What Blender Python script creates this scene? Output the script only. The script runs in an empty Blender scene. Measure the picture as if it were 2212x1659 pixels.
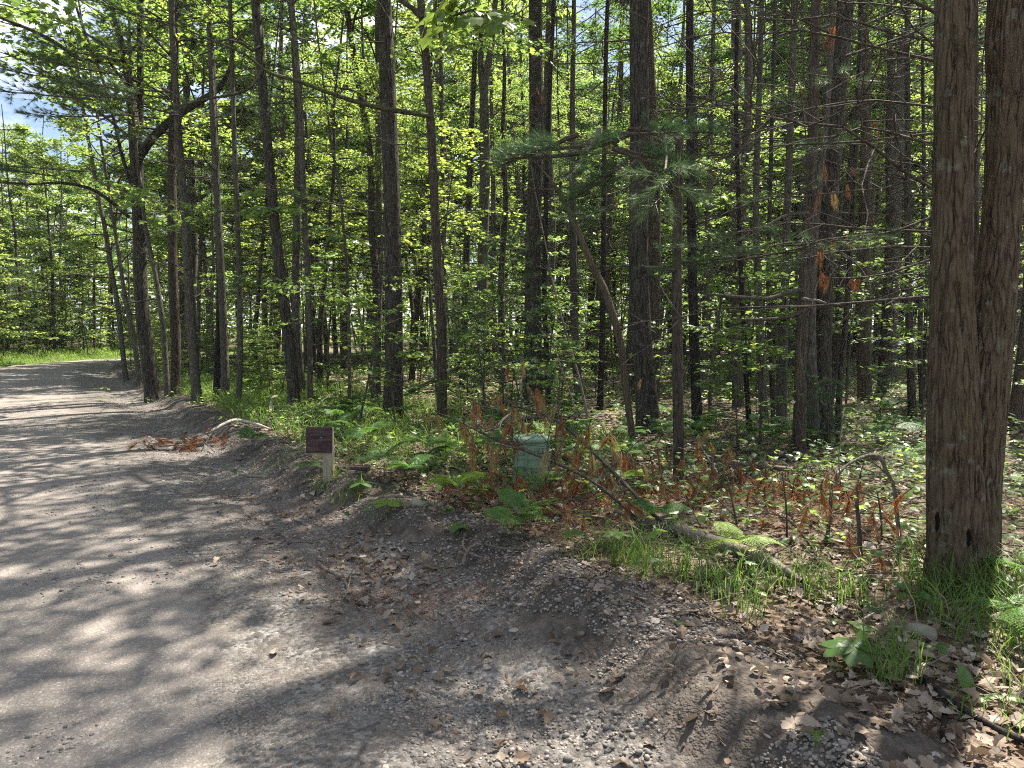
import bpy, math, random
import numpy as np

# ---------------------------------------------------------------- camera, sky, sun, exposure
sc = bpy.context.scene
COL = sc.collection
F_PX, CX, CY = 1534.0, 1106.0, 829.5          # focal length and centre in measuring units (2212 x 1659)
PITCH = math.radians(4.0)
CAM = np.array([0.0, 0.0, 1.6])
cam_data = bpy.data.cameras.new('camera')
cam_data.sensor_width = 36.0
cam_data.lens = 36.0 * F_PX / 2212.0
cam_data.clip_start = 0.05
cam_data.clip_end = 2000.0
cam = bpy.data.objects.new('camera', cam_data)
cam.location = CAM
cam.rotation_euler = (math.radians(90) - PITCH, 0, 0)
COL.objects.link(cam)
sc.camera = cam

SUN_EL, SUN_AZ = math.radians(58), math.radians(38)
SUN_DIR = np.array([math.sin(SUN_AZ) * math.cos(SUN_EL), math.cos(SUN_AZ) * math.cos(SUN_EL), math.sin(SUN_EL)])
world = bpy.data.worlds.new('World')
sc.world = world
world.use_nodes = True
wn, wl = world.node_tree.nodes, world.node_tree.links
wn.clear()
sky = wn.new('ShaderNodeTexSky')
sky.sky_type = 'NISHITA'
sky.sun_disc = False
sky.sun_elevation = SUN_EL
sky.sun_rotation = SUN_AZ
sky.air_density, sky.dust_density, sky.ozone_density = 1.0, 1.2, 1.0
tc = wn.new('ShaderNodeTexCoord')
mp = wn.new('ShaderNodeMapping')
mp.inputs['Scale'].default_value = (1.0, 1.0, 2.2)
wl.new(tc.outputs['Generated'], mp.inputs['Vector'])
cn = wn.new('ShaderNodeTexNoise')
cn.inputs['Scale'].default_value = 3.2
cn.inputs['Detail'].default_value = 7
cn.inputs['Roughness'].default_value = 0.58
wl.new(mp.outputs['Vector'], cn.inputs['Vector'])
cr = wn.new('ShaderNodeValToRGB')
cr.color_ramp.elements[0].position = 0.46
cr.color_ramp.elements[1].position = 0.66
wl.new(cn.outputs['Fac'], cr.inputs['Fac'])
cm = wn.new('ShaderNodeMixRGB')
cm.inputs['Color2'].default_value = (11.0, 11.2, 11.5, 1)
wl.new(cr.outputs['Color'], cm.inputs['Fac'])
wl.new(sky.outputs['Color'], cm.inputs['Color1'])
bg = wn.new('ShaderNodeBackground')
bg.inputs['Strength'].default_value = 0.052
wl.new(cm.outputs['Color'], bg.inputs['Color'])
wo = wn.new('ShaderNodeOutputWorld')
wl.new(bg.outputs['Background'], wo.inputs['Surface'])

sun_data = bpy.data.lights.new('sun', 'SUN')
sun_data.energy = 5.0
sun_data.angle = math.radians(0.5)
sun_data.color = (1.0, 0.925, 0.815)
sun = bpy.data.objects.new('sun', sun_data)
sun.rotation_euler = (math.radians(90) - SUN_EL, 0, math.pi - SUN_AZ)
sun.location = (10, 15, 40)
COL.objects.link(sun)

sc.view_settings.view_transform = 'Standard'
sc.view_settings.look = 'None'
sc.view_settings.gamma = 1.0
sc.view_settings.use_curve_mapping = False
sc.view_settings.exposure = 1.95
sc.render.engine = 'CYCLES'
sc.cycles.max_bounces = 7
sc.cycles.diffuse_bounces = 5
sc.cycles.transmission_bounces = 5
sc.cycles.glossy_bounces = 2
sc.cycles.use_denoising = False
sc.cycles.use_adaptive_sampling = True
sc.cycles.adaptive_threshold = 0.004
sc.cycles.sample_clamp_indirect = 3.0
sc.cycles.filter_width = 1.1

R = random.Random(7)
NR = np.random.default_rng(11)
RAD = math.radians

# ---------------------------------------------------------------- numpy noise
def _h(ix, iy, iz, seed):
    n = (ix.astype(np.int64) * 374761393 + iy.astype(np.int64) * 668265263 + iz.astype(np.int64) * 2147483647 + seed * 974634777)
    n = (n ^ (n >> 13)) * 1274126177
    n = n ^ (n >> 16)
    return (n & 0xFFFFFF).astype(np.float64) / 0xFFFFFF

def noise3(x, y, z, seed=0):
    x, y, z = np.broadcast_arrays(np.asarray(x, float), np.asarray(y, float), np.asarray(z, float))
    ix, iy, iz = np.floor(x), np.floor(y), np.floor(z)
    fx, fy, fz = x - ix, y - iy, z - iz
    fx, fy, fz = [f * f * (3 - 2 * f) for f in (fx, fy, fz)]
    r = 0
    for dx in (0, 1):
        for dy in (0, 1):
            for dz in (0, 1):
                w = (fx if dx else 1 - fx) * (fy if dy else 1 - fy) * (fz if dz else 1 - fz)
                r = r + w * _h(ix + dx, iy + dy, iz + dz, seed)
    return r * 2 - 1

def fbm(x, y, z=0.0, oct=4, seed=0, gain=0.5):
    a, s, tot = 1.0, 0, 0
    for o in range(oct):
        s = s + a * noise3(np.asarray(x) * 2 ** o, np.asarray(y) * 2 ** o, np.asarray(z) * 2 ** o, seed + o * 17)
        tot += a
        a *= gain
    return s / tot

def sstep(a, b, x):
    t = np.clip((x - a) / (b - a), 0, 1)
    return t * t * (3 - 2 * t)

# ---------------------------------------------------------------- where the road runs
def catmull(P, n):
    P = np.asarray(P, float)
    Q = np.vstack([2 * P[0] - P[1], P, 2 * P[-1] - P[-2]])
    out = []
    for i in range(1, len(Q) - 2):
        t = np.linspace(0, 1, n, endpoint=False)[:, None]
        p0, p1, p2, p3 = Q[i - 1], Q[i], Q[i + 1], Q[i + 2]
        out.append(0.5 * (2 * p1 + (p2 - p0) * t + (2 * p0 - 5 * p1 + 4 * p2 - p3) * t ** 2 + (3 * p1 - p0 - 3 * p2 + p3) * t ** 3))
    out.append(P[-1:])
    return np.vstack(out)

EDGE_CTRL = [(6.2, -8.0), (3.3, -2.0), (1.0, 2.5), (-0.05, 4.4), (-1.8, 6.9), (-4.2, 10.4), (-9.1, 18.0), (-14.2, 26.0), (-18.8, 33.5), (-21.0, 39.0), (-21.0, 46.0), (-17.5, 56.0), (-11.0, 66.0)]
EDGE = catmull(EDGE_CTRL, 24)
_seg = np.r_[0, np.cumsum(np.linalg.norm(np.diff(EDGE, axis=0), axis=1))]
E_T = np.arange(0, _seg[-1], 0.25)
EDGE = np.c_[np.interp(E_T, _seg, EDGE[:, 0]), np.interp(E_T, _seg, EDGE[:, 1])]
E_TAN = np.gradient(EDGE, axis=0)
E_TAN /= np.linalg.norm(E_TAN, axis=1)[:, None]
E_NRM = np.c_[E_TAN[:, 1], -E_TAN[:, 0]]          # points right of travel, into the woods

def road_s(x, y):
    """signed distance from the woods' edge of the road (positive in the woods) and the distance along it"""
    x, y = np.atleast_1d(np.asarray(x, float)), np.atleast_1d(np.asarray(y, float))
    sh = x.shape
    p = np.c_[x.ravel(), y.ravel()]
    s, t = np.empty(len(p)), np.empty(len(p))
    for a in range(0, len(p), 20000):
        q = p[a:a + 20000]
        d2 = (q[:, 0:1] - EDGE[None, :, 0]) ** 2 + (q[:, 1:2] - EDGE[None, :, 1]) ** 2
        k = d2.argmin(1)
        dv = q - EDGE[k]
        s[a:a + 20000] = np.where((dv * E_NRM[k]).sum(1) >= 0, 1, -1) * np.sqrt(d2[np.arange(len(q)), k])
        t[a:a + 20000] = E_T[k] + (dv * E_TAN[k]).sum(1)
    return s.reshape(sh), t.reshape(sh)

ROAD_W = 5.2
def height_s(s, x, y):
    h = np.zeros_like(s)
    wob = 0.22 * fbm(x * 0.9, y * 0.9, 0, 3, 5)
    q = s + wob
    h += 0.035 * fbm(x * 0.5, y * 0.5, 0, 3, 2)
    h += -0.055 * np.exp(-((q + 0.6) / 0.4) ** 2)                          # worn gutter beside the berm
    h += 0.11 * sstep(-0.2, 0.12, q)                                       # cut bank
    fade = 1 - .65 * sstep(9, 16, y)
    h += fade * (0.05 + 0.10 * fbm(x * 1.9, y * 1.9, 0, 3, 9)) * np.exp(-((q - 0.22) / 0.2) ** 2)
    near = np.exp(-((q - 0.1) / 0.8) ** 2)
    h += 0.035 * near * fbm(x * 3.1, y * 3.1, 0, 4, 21)
    w = sstep(0.8, 4.0, s)
    h += w * (0.13 * fbm(x * 0.28, y * 0.28, 0, 4, 31) + 0.05 * fbm(x * 1.1, y * 1.1, 0, 3, 33))
    v = sstep(-ROAD_W - 0.3, -ROAD_W - 4.5, s)
    h += v * (0.55 + 0.12 * fbm(x * 0.4, y * 0.4, 0, 3, 41))
    return h

def H(x, y):
    x, y = np.atleast_1d(np.asarray(x, float)), np.atleast_1d(np.asarray(y, float))
    s, _ = road_s(x, y)
    return height_s(s, x, y)

def h1(x, y):
    return float(H(x, y)[0])

FWD = np.array([0, math.cos(PITCH), -math.sin(PITCH)])
UPV = np.array([0, math.sin(PITCH), math.cos(PITCH)])
def ray(px, py):
    return FWD + np.array([1.0, 0, 0]) * ((px - CX) / F_PX) + UPV * ((CY - py) / F_PX)

def pt(px, py, d):
    """point at depth d along a measured direction"""
    return CAM + ray(px, py) * d

def gp(px, py):
    """where a measured direction meets the ground"""
    r = ray(px, py)
    d = np.geomspace(1.8, 120, 900)
    P = CAM[None] + r[None] * d[:, None]
    below = P[:, 2] < H(P[:, 0], P[:, 1])
    k = int(below.argmax()) if below.any() else len(d) - 1
    p = P[k].copy()
    p[2] = h1(p[0], p[1])
    return p

def depth(p):
    return float(np.dot(np.asarray(p) - CAM, FWD))

# ---------------------------------------------------------------- mesh helpers
class Geo:
    def __init__(self):
        self.V, self.T, self.Q, self.n = [], [], [], 0
        self.tm, self.qm, self.tone = [], [], []
    def add(self, V, T=None, Q=None, mat=0, tone=0.5):
        V = np.asarray(V, float)
        if T is not None and len(T):
            self.T.append(np.asarray(T, int) + self.n); self.tm.append(np.full(len(T), mat))
        if Q is not None and len(Q):
            self.Q.append(np.asarray(Q, int) + self.n); self.qm.append(np.full(len(Q), mat))
        self.V.append(V)
        self.tone.append(np.broadcast_to(np.asarray(tone, float), (len(V),)))
        self.n += len(V)
        return self
    def mesh(self, name, mats, smooth=True):
        V = np.vstack(self.V)
        T = np.vstack(self.T) if self.T else np.zeros((0, 3), int)
        Q = np.vstack(self.Q) if self.Q else np.zeros((0, 4), int)
        me = bpy.data.meshes.new(name)
        me.vertices.add(len(V)); me.vertices.foreach_set('co', V.astype(np.float32).ravel())
        me.loops.add(len(T) * 3 + len(Q) * 4)
        me.loops.foreach_set('vertex_index', np.r_[T.ravel(), Q.ravel()].astype(np.int32))
        me.polygons.add(len(T) + len(Q))
        me.polygons.foreach_set('loop_start', np.r_[np.arange(len(T)) * 3, len(T) * 3 + np.arange(len(Q)) * 4].astype(np.int32))
        me.polygons.foreach_set('loop_total', np.r_[np.full(len(T), 3), np.full(len(Q), 4)].astype(np.int32))
        mi = np.r_[np.concatenate(self.tm) if self.tm else np.zeros(0), np.concatenate(self.qm) if self.qm else np.zeros(0)]
        me.polygons.foreach_set('material_index', mi.astype(np.int32))
        me.polygons.foreach_set('use_smooth', np.full(len(mi), bool(smooth)))
        at = me.attributes.new('tone', 'FLOAT', 'POINT')
        at.data.foreach_set('value', np.concatenate(self.tone).astype(np.float32))
        for m in (mats if isinstance(mats, (list, tuple)) else [mats]):
            me.materials.append(m)
        me.update(calc_edges=True)
        me.validate()
        return me

def link(name, me, parent=None, loc=None, rot=None, scale=None):
    o = bpy.data.objects.new(name, me)
    COL.objects.link(o)
    if parent is not None: o.parent = parent
    if loc is not None: o.location = tuple(map(float, loc))
    if rot is not None: o.rotation_euler = rot
    if scale is not None: o.scale = (scale,) * 3 if isinstance(scale, (int, float)) else scale
    return o

def thing(name, label, cat, loc, group=None, rz=0.0, scale=None, me=None):
    o = link(name, me, None, loc, (0, 0, rz), scale)
    o['label'] = label; o['category'] = cat
    if group: o['group'] = group
    return o

def structure(name, me, label):
    o = link(name, me); o['kind'] = 'structure'; o['label'] = label
    return o

def stuff(name, me, label, parent=None):
    o = link(name, me, parent); o['kind'] = 'stuff'
    if parent is None:
        o['label'] = label
        o['category'] = name.replace('_', ' ')
    return o

def frames(P):
    P = np.asarray(P, float)
    T = np.gradient(P, axis=0)
    T /= np.maximum(np.linalg.norm(T, axis=1), 1e-9)[:, None]
    a = np.array([1.0, 0, 0]) if abs(T[0][0]) < 0.9 else np.array([0, 1.0, 0])
    N = np.empty_like(P)
    n = a - T[0] * a.dot(T[0]); n /= np.linalg.norm(n); N[0] = n
    for i in range(1, len(P)):
        n = N[i - 1] - T[i] * N[i - 1].dot(T[i])
        l = np.linalg.norm(n)
        N[i] = n / l if l > 1e-6 else N[i - 1]
    return T, N, np.cross(T, N)

def tube(P, rad, sides=6, disp=None, cap=True):
    P = np.asarray(P, float); n = len(P)
    rad = np.broadcast_to(np.asarray(rad, float), (n,))
    T, N, B = frames(P)
    th = np.arange(sides) * 2 * np.pi / sides
    r = rad[:, None] * np.ones((1, sides))
    if disp is not None: r = r * disp
    V = P[:, None, :] + r[..., None] * (np.cos(th)[None, :, None] * N[:, None, :] + np.sin(th)[None, :, None] * B[:, None, :])
    V = V.reshape(-1, 3)
    i = np.arange(n - 1)[:, None] * sides; j = np.arange(sides)[None, :]; k = (j + 1) % sides
    Q = np.stack([i + j, i + k, i + sides + k, i + sides + j], -1).reshape(-1, 4)
    Tt = []
    if cap:
        V = np.vstack([V, P[-1] + T[-1] * rad[-1] * 0.5])
        b = (n - 1) * sides
        Tt = [(b + a, b + (a + 1) % sides, n * sides) for a in range(sides)]
    return V, np.array(Tt, int).reshape(-1, 3), Q

def eul(rx, ry, rz):
    """rotation matrices Rz Ry Rx for arrays of angles"""
    cx, sx, cy, sy, cz, sz = np.cos(rx), np.sin(rx), np.cos(ry), np.sin(ry), np.cos(rz), np.sin(rz)
    M = np.empty((len(np.atleast_1d(rx)), 3, 3))
    M[:, 0, 0] = cz * cy; M[:, 0, 1] = cz * sy * sx - sz * cx; M[:, 0, 2] = cz * sy * cx + sz * sx
    M[:, 1, 0] = sz * cy; M[:, 1, 1] = sz * sy * sx + cz * cx; M[:, 1, 2] = sz * sy * cx - cz * sx
    M[:, 2, 0] = -sy; M[:, 2, 1] = cy * sx; M[:, 2, 2] = cy * cx
    return M

def basis(D, roll=None, upbias=None):
    """matrices whose local +Y is D, local +Z as near up as possible, then rolled"""
    D = D / np.maximum(np.linalg.norm(D, axis=1), 1e-9)[:, None]
    up = np.tile([0.0, 0, 1.0], (len(D), 1))
    bad = np.abs(D[:, 2]) > 0.97
    up[bad] = [1.0, 0, 0]
    X = np.cross(D, up); X /= np.linalg.norm(X, axis=1)[:, None]
    Z = np.cross(X, D)
    if roll is not None:
        c, s = np.cos(roll)[:, None], np.sin(roll)[:, None]
        X, Z = X * c + Z * s, Z * c - X * s
    return np.stack([X, D, Z], -1)

def scatter(g, tmpl, pos, M, scale, tone, mat=0):
    """copies of one little template shape, joined"""
    V, T = tmpl
    n = len(pos)
    if n == 0: return
    sc_ = np.asarray(scale, float)
    sc_ = sc_[:, None] if sc_.ndim == 1 else sc_
    W = V[None] * sc_[:, None, :] if sc_.shape[1] == 3 else V[None] * sc_[:, :, None]
    W = np.einsum('nij,nvj->nvi', M, W) + np.asarray(pos)[:, None, :]
    TT = T[None] + (np.arange(n) * len(V))[:, None, None]
    g.add(W.reshape(-1, 3), T=TT.reshape(-1, 3), mat=mat, tone=np.repeat(np.broadcast_to(tone, (n,)), len(V)))

def fan(outline, centre, fold=0.0, droop=0.0):
    o = np.array(outline, float)
    V = np.vstack([np.array([centre[0], centre[1]]), o])
    z = -fold * np.abs(V[:, 0]) - droop * V[:, 1] ** 2
    V = np.c_[V, z]
    n = len(o)
    return V, np.array([(0, 1 + i, 1 + (i + 1) % n) for i in range(n)])

def mirror(half):
    return half + [(-x, y) for x, y in half[::-1] if abs(x) > 1e-6]

MAPLE = fan(mirror([(0, 0), (.20, .0), (.50, .10), (.33, .28), (.56, .60), (.24, .56), (0, 1.0)]), (0, .36), 0.18, 0.12)
OVAL = fan(mirror([(0, 0), (.20, .18), (.27, .45), (.16, .78), (0, 1.0)]), (0, .42), 0.25, 0.15)
DIAMOND = (np.array([(0, 0, 0), (.40, .42, -.10), (0, 1, -.06), (-.40, .42, -.10)], float), np.array([(0, 1, 2), (0, 2, 3)]))
OAK = fan(mirror([(0, 0), (.07, .12), (.21, .22), (.16, .31), (.33, .44), (.24, .53), (.34, .70), (.20, .75), (.14, .90), (0, 1.0)]), (0, .5), -0.35, 0.0)
OAK[0][:, 2] += 0.35 * (OAK[0][:, 1] - .5) ** 2
OAK2 = (OAK[0].copy(), OAK[1]); OAK2[0][:, 2] = -0.6 * OAK2[0][:, 2] + 0.25 * OAK2[0][:, 0]
OAK3 = (OAK[0].copy(), OAK[1]); OAK3[0][:, 2] = 0.9 * np.abs(OAK3[0][:, 0]) * (0.4 + OAK3[0][:, 1]) + .1 * np.sin(OAK3[0][:, 1] * 5)
NEEDLE = (np.array([(-.5, 0, 0), (.5, 0, 0), (0, 1, 0)], float), np.array([(0, 1, 2)]))

def ico():
    p = (1 + 5 ** .5) / 2
    V = np.array([(-1, p, 0), (1, p, 0), (-1, -p, 0), (1, -p, 0), (0, -1, p), (0, 1, p), (0, -1, -p), (0, 1, -p), (p, 0, -1), (p, 0, 1), (-p, 0, -1), (-p, 0, 1)], float)
    V /= np.linalg.norm(V[0])
    T = np.array([(0, 11, 5), (0, 5, 1), (0, 1, 7), (0, 7, 10), (0, 10, 11), (1, 5, 9), (5, 11, 4), (11, 10, 2), (10, 7, 6), (7, 1, 8), (3, 9, 4), (3, 4, 2), (3, 2, 6), (3, 6, 8), (3, 8, 9), (4, 9, 5), (2, 4, 11), (6, 2, 10), (8, 6, 7), (9, 8, 1)])
    return V, T

def subdiv(V, T):
    V = list(map(tuple, V)); cache = {}; out = []
    def mid(a, b):
        k = (min(a, b), max(a, b))
        if k not in cache:
            m = (np.array(V[a]) + np.array(V[b])) / 2
            V.append(tuple(m / np.linalg.norm(m))); cache[k] = len(V) - 1
        return cache[k]
    for a, b, c in T:
        x, y, z = mid(a, b), mid(b, c), mid(c, a)
        out += [(a, x, z), (b, y, x), (c, z, y), (x, y, z)]
    return np.array(V), np.array(out)

ICO = ico()
ICO2 = subdiv(*ICO)
ICO3 = subdiv(*ICO2)

def stone_mesh(seed, sub=2, rough=0.22):
    V, T = (ICO, ICO2, ICO3)[sub]
    d = 1 + rough * fbm(V[:, 0] * 1.3 + seed * 5.1, V[:, 1] * 1.3, V[:, 2] * 1.3, 3, seed)
    return V * d[:, None], T

# ---------------------------------------------------------------- materials
class NT:
    def __init__(self, name):
        self.m = bpy.data.materials.new(name); self.m.use_nodes = True
        self.t = self.m.node_tree; self.t.nodes.clear()
    def n(self, kind, ins=None, **props):
        nd = self.t.nodes.new(kind)
        for k, v in props.items(): setattr(nd, k, v)
        for k, v in (ins or {}).items():
            if hasattr(v, 'links'): self.t.links.new(v, nd.inputs[k])
            else: nd.inputs[k].default_value = v
        return nd
    def ramp(self, fac, stops):
        nd = self.t.nodes.new('ShaderNodeValToRGB')
        e = nd.color_ramp.elements
        while len(e) < len(stops): e.new(0.5)
        for el, (p, c) in zip(e, stops):
            el.position = p; el.color = (*c, 1) if len(c) == 3 else (c[0],) * 3 + (1,)
        self.t.links.new(fac, nd.inputs['Fac'])
        return nd.outputs['Color']
    def noise(self, vec, scale, detail=4, rough=.55, out='Fac'):
        return self.n('ShaderNodeTexNoise', {'Vector': vec, 'Scale': scale, 'Detail': detail, 'Roughness': rough}).outputs[out]
    def mix(self, fac, a, b, blend='MIX'):
        nd = self.t.nodes.new('ShaderNodeMixRGB'); nd.blend_type = blend
        for k, v in (('Fac', fac), ('Color1', a), ('Color2', b)):
            if hasattr(v, 'links'): self.t.links.new(v, nd.inputs[k])
            else: nd.inputs[k].default_value = v if k == 'Fac' else (*v, 1)
        return nd.outputs['Color']
    def math(self, op, a, b=0.0):
        nd = self.t.nodes.new('ShaderNodeMath'); nd.operation = op
        for i, v in enumerate((a, b)):
            if hasattr(v, 'links'): self.t.links.new(v, nd.inputs[i])
            else: nd.inputs[i].default_value = v
        return nd.outputs[0]
    def obj(self, scale=(1, 1, 1)):
        c = self.n('ShaderNodeTexCoord').outputs['Object']
        return self.n('ShaderNodeMapping', {'Vector': c, 'Scale': scale}).outputs['Vector']
    def geo(self):
        return self.n('ShaderNodeNewGeometry').outputs['Position']
    def tone(self):
        return self.n('ShaderNodeAttribute', attribute_name='tone').outputs['Fac']
    def bump(self, height, strength, dist):
        return self.n('ShaderNodeBump', {'Height': height, 'Strength': strength, 'Distance': dist}).outputs['Normal']
    def out(self, shader):
        o = self.t.nodes.new('ShaderNodeOutputMaterial')
        self.t.links.new(shader, o.inputs['Surface'])
        return self.m
    def principled(self, color, rough=.85, normal=None, spec=.2):
        ins = {'Base Color': color if hasattr(color, 'links') else (*color, 1), 'Roughness': rough, 'Specular IOR Level': spec}
        if normal is not None: ins['Normal'] = normal
        return self.n('ShaderNodeBsdfPrincipled', ins).outputs[0]

def bark(name, base, dark, light, sx=24, sz=3.6, bump=1.0, moss=0.0, lichen=0.25):
    t = NT(name)
    c = t.n('ShaderNodeTexCoord').outputs['Object']
    warp = t.noise(c, 5.0, 3, .5, 'Color')
    cw = t.mix(0.05, c, warp, 'ADD')
    v = t.n('ShaderNodeMapping', {'Vector': cw, 'Scale': (sx, sx, sz)}).outputs['Vector']
    vor = t.n('ShaderNodeTexVoronoi', {'Vector': v, 'Scale': 1.0, 'Randomness': 1.0}, feature='DISTANCE_TO_EDGE').outputs['Distance']
    gate = t.ramp(t.noise(t.n('ShaderNodeMapping', {'Vector': c, 'Scale': (sx * .8, sx * .8, sz * 1.1)}).outputs['Vector'], 1.0, 3, .6), [(0.40, (0,)), (0.58, (1,))])
    fiss = t.ramp(vor, [(0.0, (0,)), (0.10, (.7,)), (0.3, (1,))])
    fiss = t.math('MAXIMUM', fiss, t.math('MULTIPLY', gate, .8))
    fine = t.noise(t.n('ShaderNodeMapping', {'Vector': cw, 'Scale': (70, 70, 16)}).outputs['Vector'], 1.0, 6, .68)
    plate = t.noise(t.n('ShaderNodeMapping', {'Vector': cw, 'Scale': (sx * .6, sx * .6, sz * .9)}).outputs['Vector'], 1.0, 2, .5)
    big = t.noise(c, 1.7, 4, .6)
    col = t.ramp(fine, [(0.25, dark), (0.5, base), (0.78, light)])
    col = t.mix(t.ramp(plate, [(0.35, (.45,)), (0.6, (0,))]), col, tuple(v * .7 for v in base))
    col = t.mix(t.ramp(big, [(0.35, (0,)), (0.7, (.5,))]), col, light)
    col = t.mix(fiss, dark, col)
    if lichen:
        l = t.ramp(t.noise(c, 9.0, 5, .65), [(0.58, (0,)), (0.70, (lichen,))])
        col = t.mix(l, col, (.30, .32, .27))
    if moss:
        g = t.ramp(t.noise(c, 2.2, 3, .6), [(0.45, (0,)), (0.7, (moss,))])
        col = t.mix(g, col, (.07, .10, .025))
    hgt = t.math('ADD', t.math('ADD', t.math('MULTIPLY', fiss, .8), t.math('MULTIPLY', fine, .6)), t.math('MULTIPLY', plate, .5))
    return t.out(t.principled(col, .92, t.bump(hgt, bump, .02), .15))

def leaf(name, stops, trans, tmix=.5, rough=.5, spec=.3):
    t = NT(name)
    tone = t.tone()
    col = t.ramp(tone, stops)
    ttone = t.ramp(tone, trans)
    p = t.principled(col, rough, None, spec)
    tr = t.n('ShaderNodeBsdfTranslucent', {'Color': ttone}).outputs[0]
    return t.out(t.n('ShaderNodeMixShader', {0: tmix, 1: p, 2: tr}).outputs[0])

M = {}
M['maple'] = leaf('maple_leaf', [(0, (.040, .075, .022)), (.5, (.065, .118, .030)), (1, (.105, .165, .040))],
                  [(0, (.17, .29, .06)), (.5, (.31, .43, .075)), (1, (.48, .56, .10))], .52)
M['oak_leaf'] = leaf('oak_leaf', [(0, (.028, .065, .018)), (.6, (.055, .105, .024)), (1, (.09, .145, .03))],
                     [(0, (.09, .20, .035)), (.6, (.18, .32, .045)), (1, (.32, .44, .06))], .45)
M['under'] = leaf('understory_leaf', [(0, (.03, .075, .022)), (.5, (.055, .12, .028)), (1, (.10, .17, .03))],
                  [(0, (.13, .24, .06)), (.5, (.26, .39, .08)), (1, (.44, .54, .10))], .5, .42, .4)
M['fern'] = leaf('fern_leaf', [(0, (.04, .10, .03)), (.5, (.07, .15, .035)), (1, (.16, .24, .03))],
                 [(0, (.10, .26, .05)), (.5, (.20, .38, .06)), (1, (.45, .58, .05))], .45)
M['grass'] = leaf('grass_blade', [(0, (.06, .11, .025)), (.5, (.09, .16, .03)), (.85, (.14, .21, .04)), (1, (.34, .29, .15))],
                  [(0, (.12, .24, .04)), (.5, (.22, .38, .05)), (.85, (.33, .48, .07)), (1, (.4, .34, .16))], .4)
M['pine'] = leaf('pine_needle', [(0, (.026, .055, .018)), (.5, (.052, .092, .028)), (1, (.10, .145, .05))],
                 [(0, (.03, .08, .03)), (.5, (.06, .14, .05)), (1, (.12, .2, .08))], .25, .5, .25)
M['dead_needle'] = leaf('dead_pine_needle', [(0, (.16, .070, .038)), (.4, (.27, .125, .055)), (.75, (.28, .17, .07)), (1, (.27, .22, .10))],
                        [(0, (.25, .08, .03)), (.4, (.42, .16, .05)), (.75, (.42, .24, .08)), (1, (.36, .28, .10))], .3, .6, .2)
M['litter'] = leaf('dry_leaf', [(0, (.08, .055, .038)), (.35, (.17, .125, .09)), (.7, (.26, .215, .17)), (1, (.38, .34, .30))],
                   [(0, (.1, .06, .03)), (.5, (.22, .15, .08)), (1, (.3, .23, .15))], .18, .7, .2)
M['bark_maple'] = bark('maple_bark', (0.0900, 0.0658, 0.0427), (0.0279, 0.0189, 0.0122), (0.1366, 0.1074, 0.0730), 34, 3.4, .8, .12, .3)
M['bark_dark'] = bark('dark_furrowed_bark', (0.0517, 0.0438, 0.0359), (0.0124, 0.0101, 0.0084), (0.0927, 0.0803, 0.0674), 22, 3.0, 1.0, .12, .3)
M['bark_grey'] = bark('grey_bark', (0.0842, 0.0736, 0.0612), (0.0312, 0.0262, 0.0212), (0.1342, 0.1217, 0.1030), 30, 5, .7, .2, .45)
M['bark_red'] = bark('reddish_flaky_bark', (0.0676, 0.0525, 0.0391), (0.0234, 0.0173, 0.0134), (0.1066, 0.0894, 0.0682), 30, 3.0, .8, 0, .2)
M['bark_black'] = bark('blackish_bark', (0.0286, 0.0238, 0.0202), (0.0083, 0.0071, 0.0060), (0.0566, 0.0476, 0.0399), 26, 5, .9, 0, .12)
M['bark_pale'] = bark('weathered_bare_wood', (0.0892, 0.0689, 0.0470), (0.0433, 0.0306, 0.0204), (0.1377, 0.1122, 0.0816), 34, 1.4, .6, .1, .2)
M['twig'] = bark('twig_bark', (0.0680, 0.0560, 0.0448), (0.0280, 0.0224, 0.0176), (0.1280, 0.1120, 0.0920), 60, 12, .4, 0, .3)
M['stick'] = bark('grey_dead_stick', (0.1680, 0.1440, 0.1160), (0.0640, 0.0520, 0.0400), (0.2640, 0.2400, 0.2040), 60, 10, .4, 0, .2)
M['bleach'] = bark('bleached_stick', (.42, .39, .34), (.20, .17, .14), (.55, .52, .47), 60, 10, .3, 0, 0)
M['mossy'] = bark('mossy_branch_bark', (.075, .062, .045), (.025, .02, .015), (.14, .13, .09), 40, 8, .8, .9, .3)

def road_nodes(t, p):
    n1 = t.noise(p, .55, 5, .55); n2 = t.noise(p, 6, 6, .65); n3 = t.noise(p, 55, 4, .7)
    col = t.ramp(n1, [(.3, (.155, .139, .125)), (.7, (.225, .198, .172))])
    col = t.mix(t.ramp(n2, [(.35, (0,)), (.75, (.5,))]), col, (.120, .111, .101))
    v = t.n('ShaderNodeTexVoronoi', {'Vector': p, 'Scale': 85.0}, feature='F1')
    pe = t.ramp(v.outputs['Color'], [(0, (.10, .095, .09)), (.5, (.24, .21, .19)), (1, (.46, .43, .39))])
    col = t.mix(t.ramp(n3, [(.45, (0,)), (.62, (.65,))]), col, pe)
    h = t.math('ADD', t.math('MULTIPLY', v.outputs['Distance'], -.9), t.math('MULTIPLY', n3, .6))
    return col, h

def road_mat():
    t = NT('packed_gravel_road'); p = t.geo()
    col, h = road_nodes(t, p)
    col = t.mix(t.math('MULTIPLY', t.tone(), t.math('MULTIPLY', t.noise(p, 1.8, 4, .6), .9)), col, (.27, .245, .215))
    return t.out(t.principled(col, .95, t.bump(h, .55, .008), .1))

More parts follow.
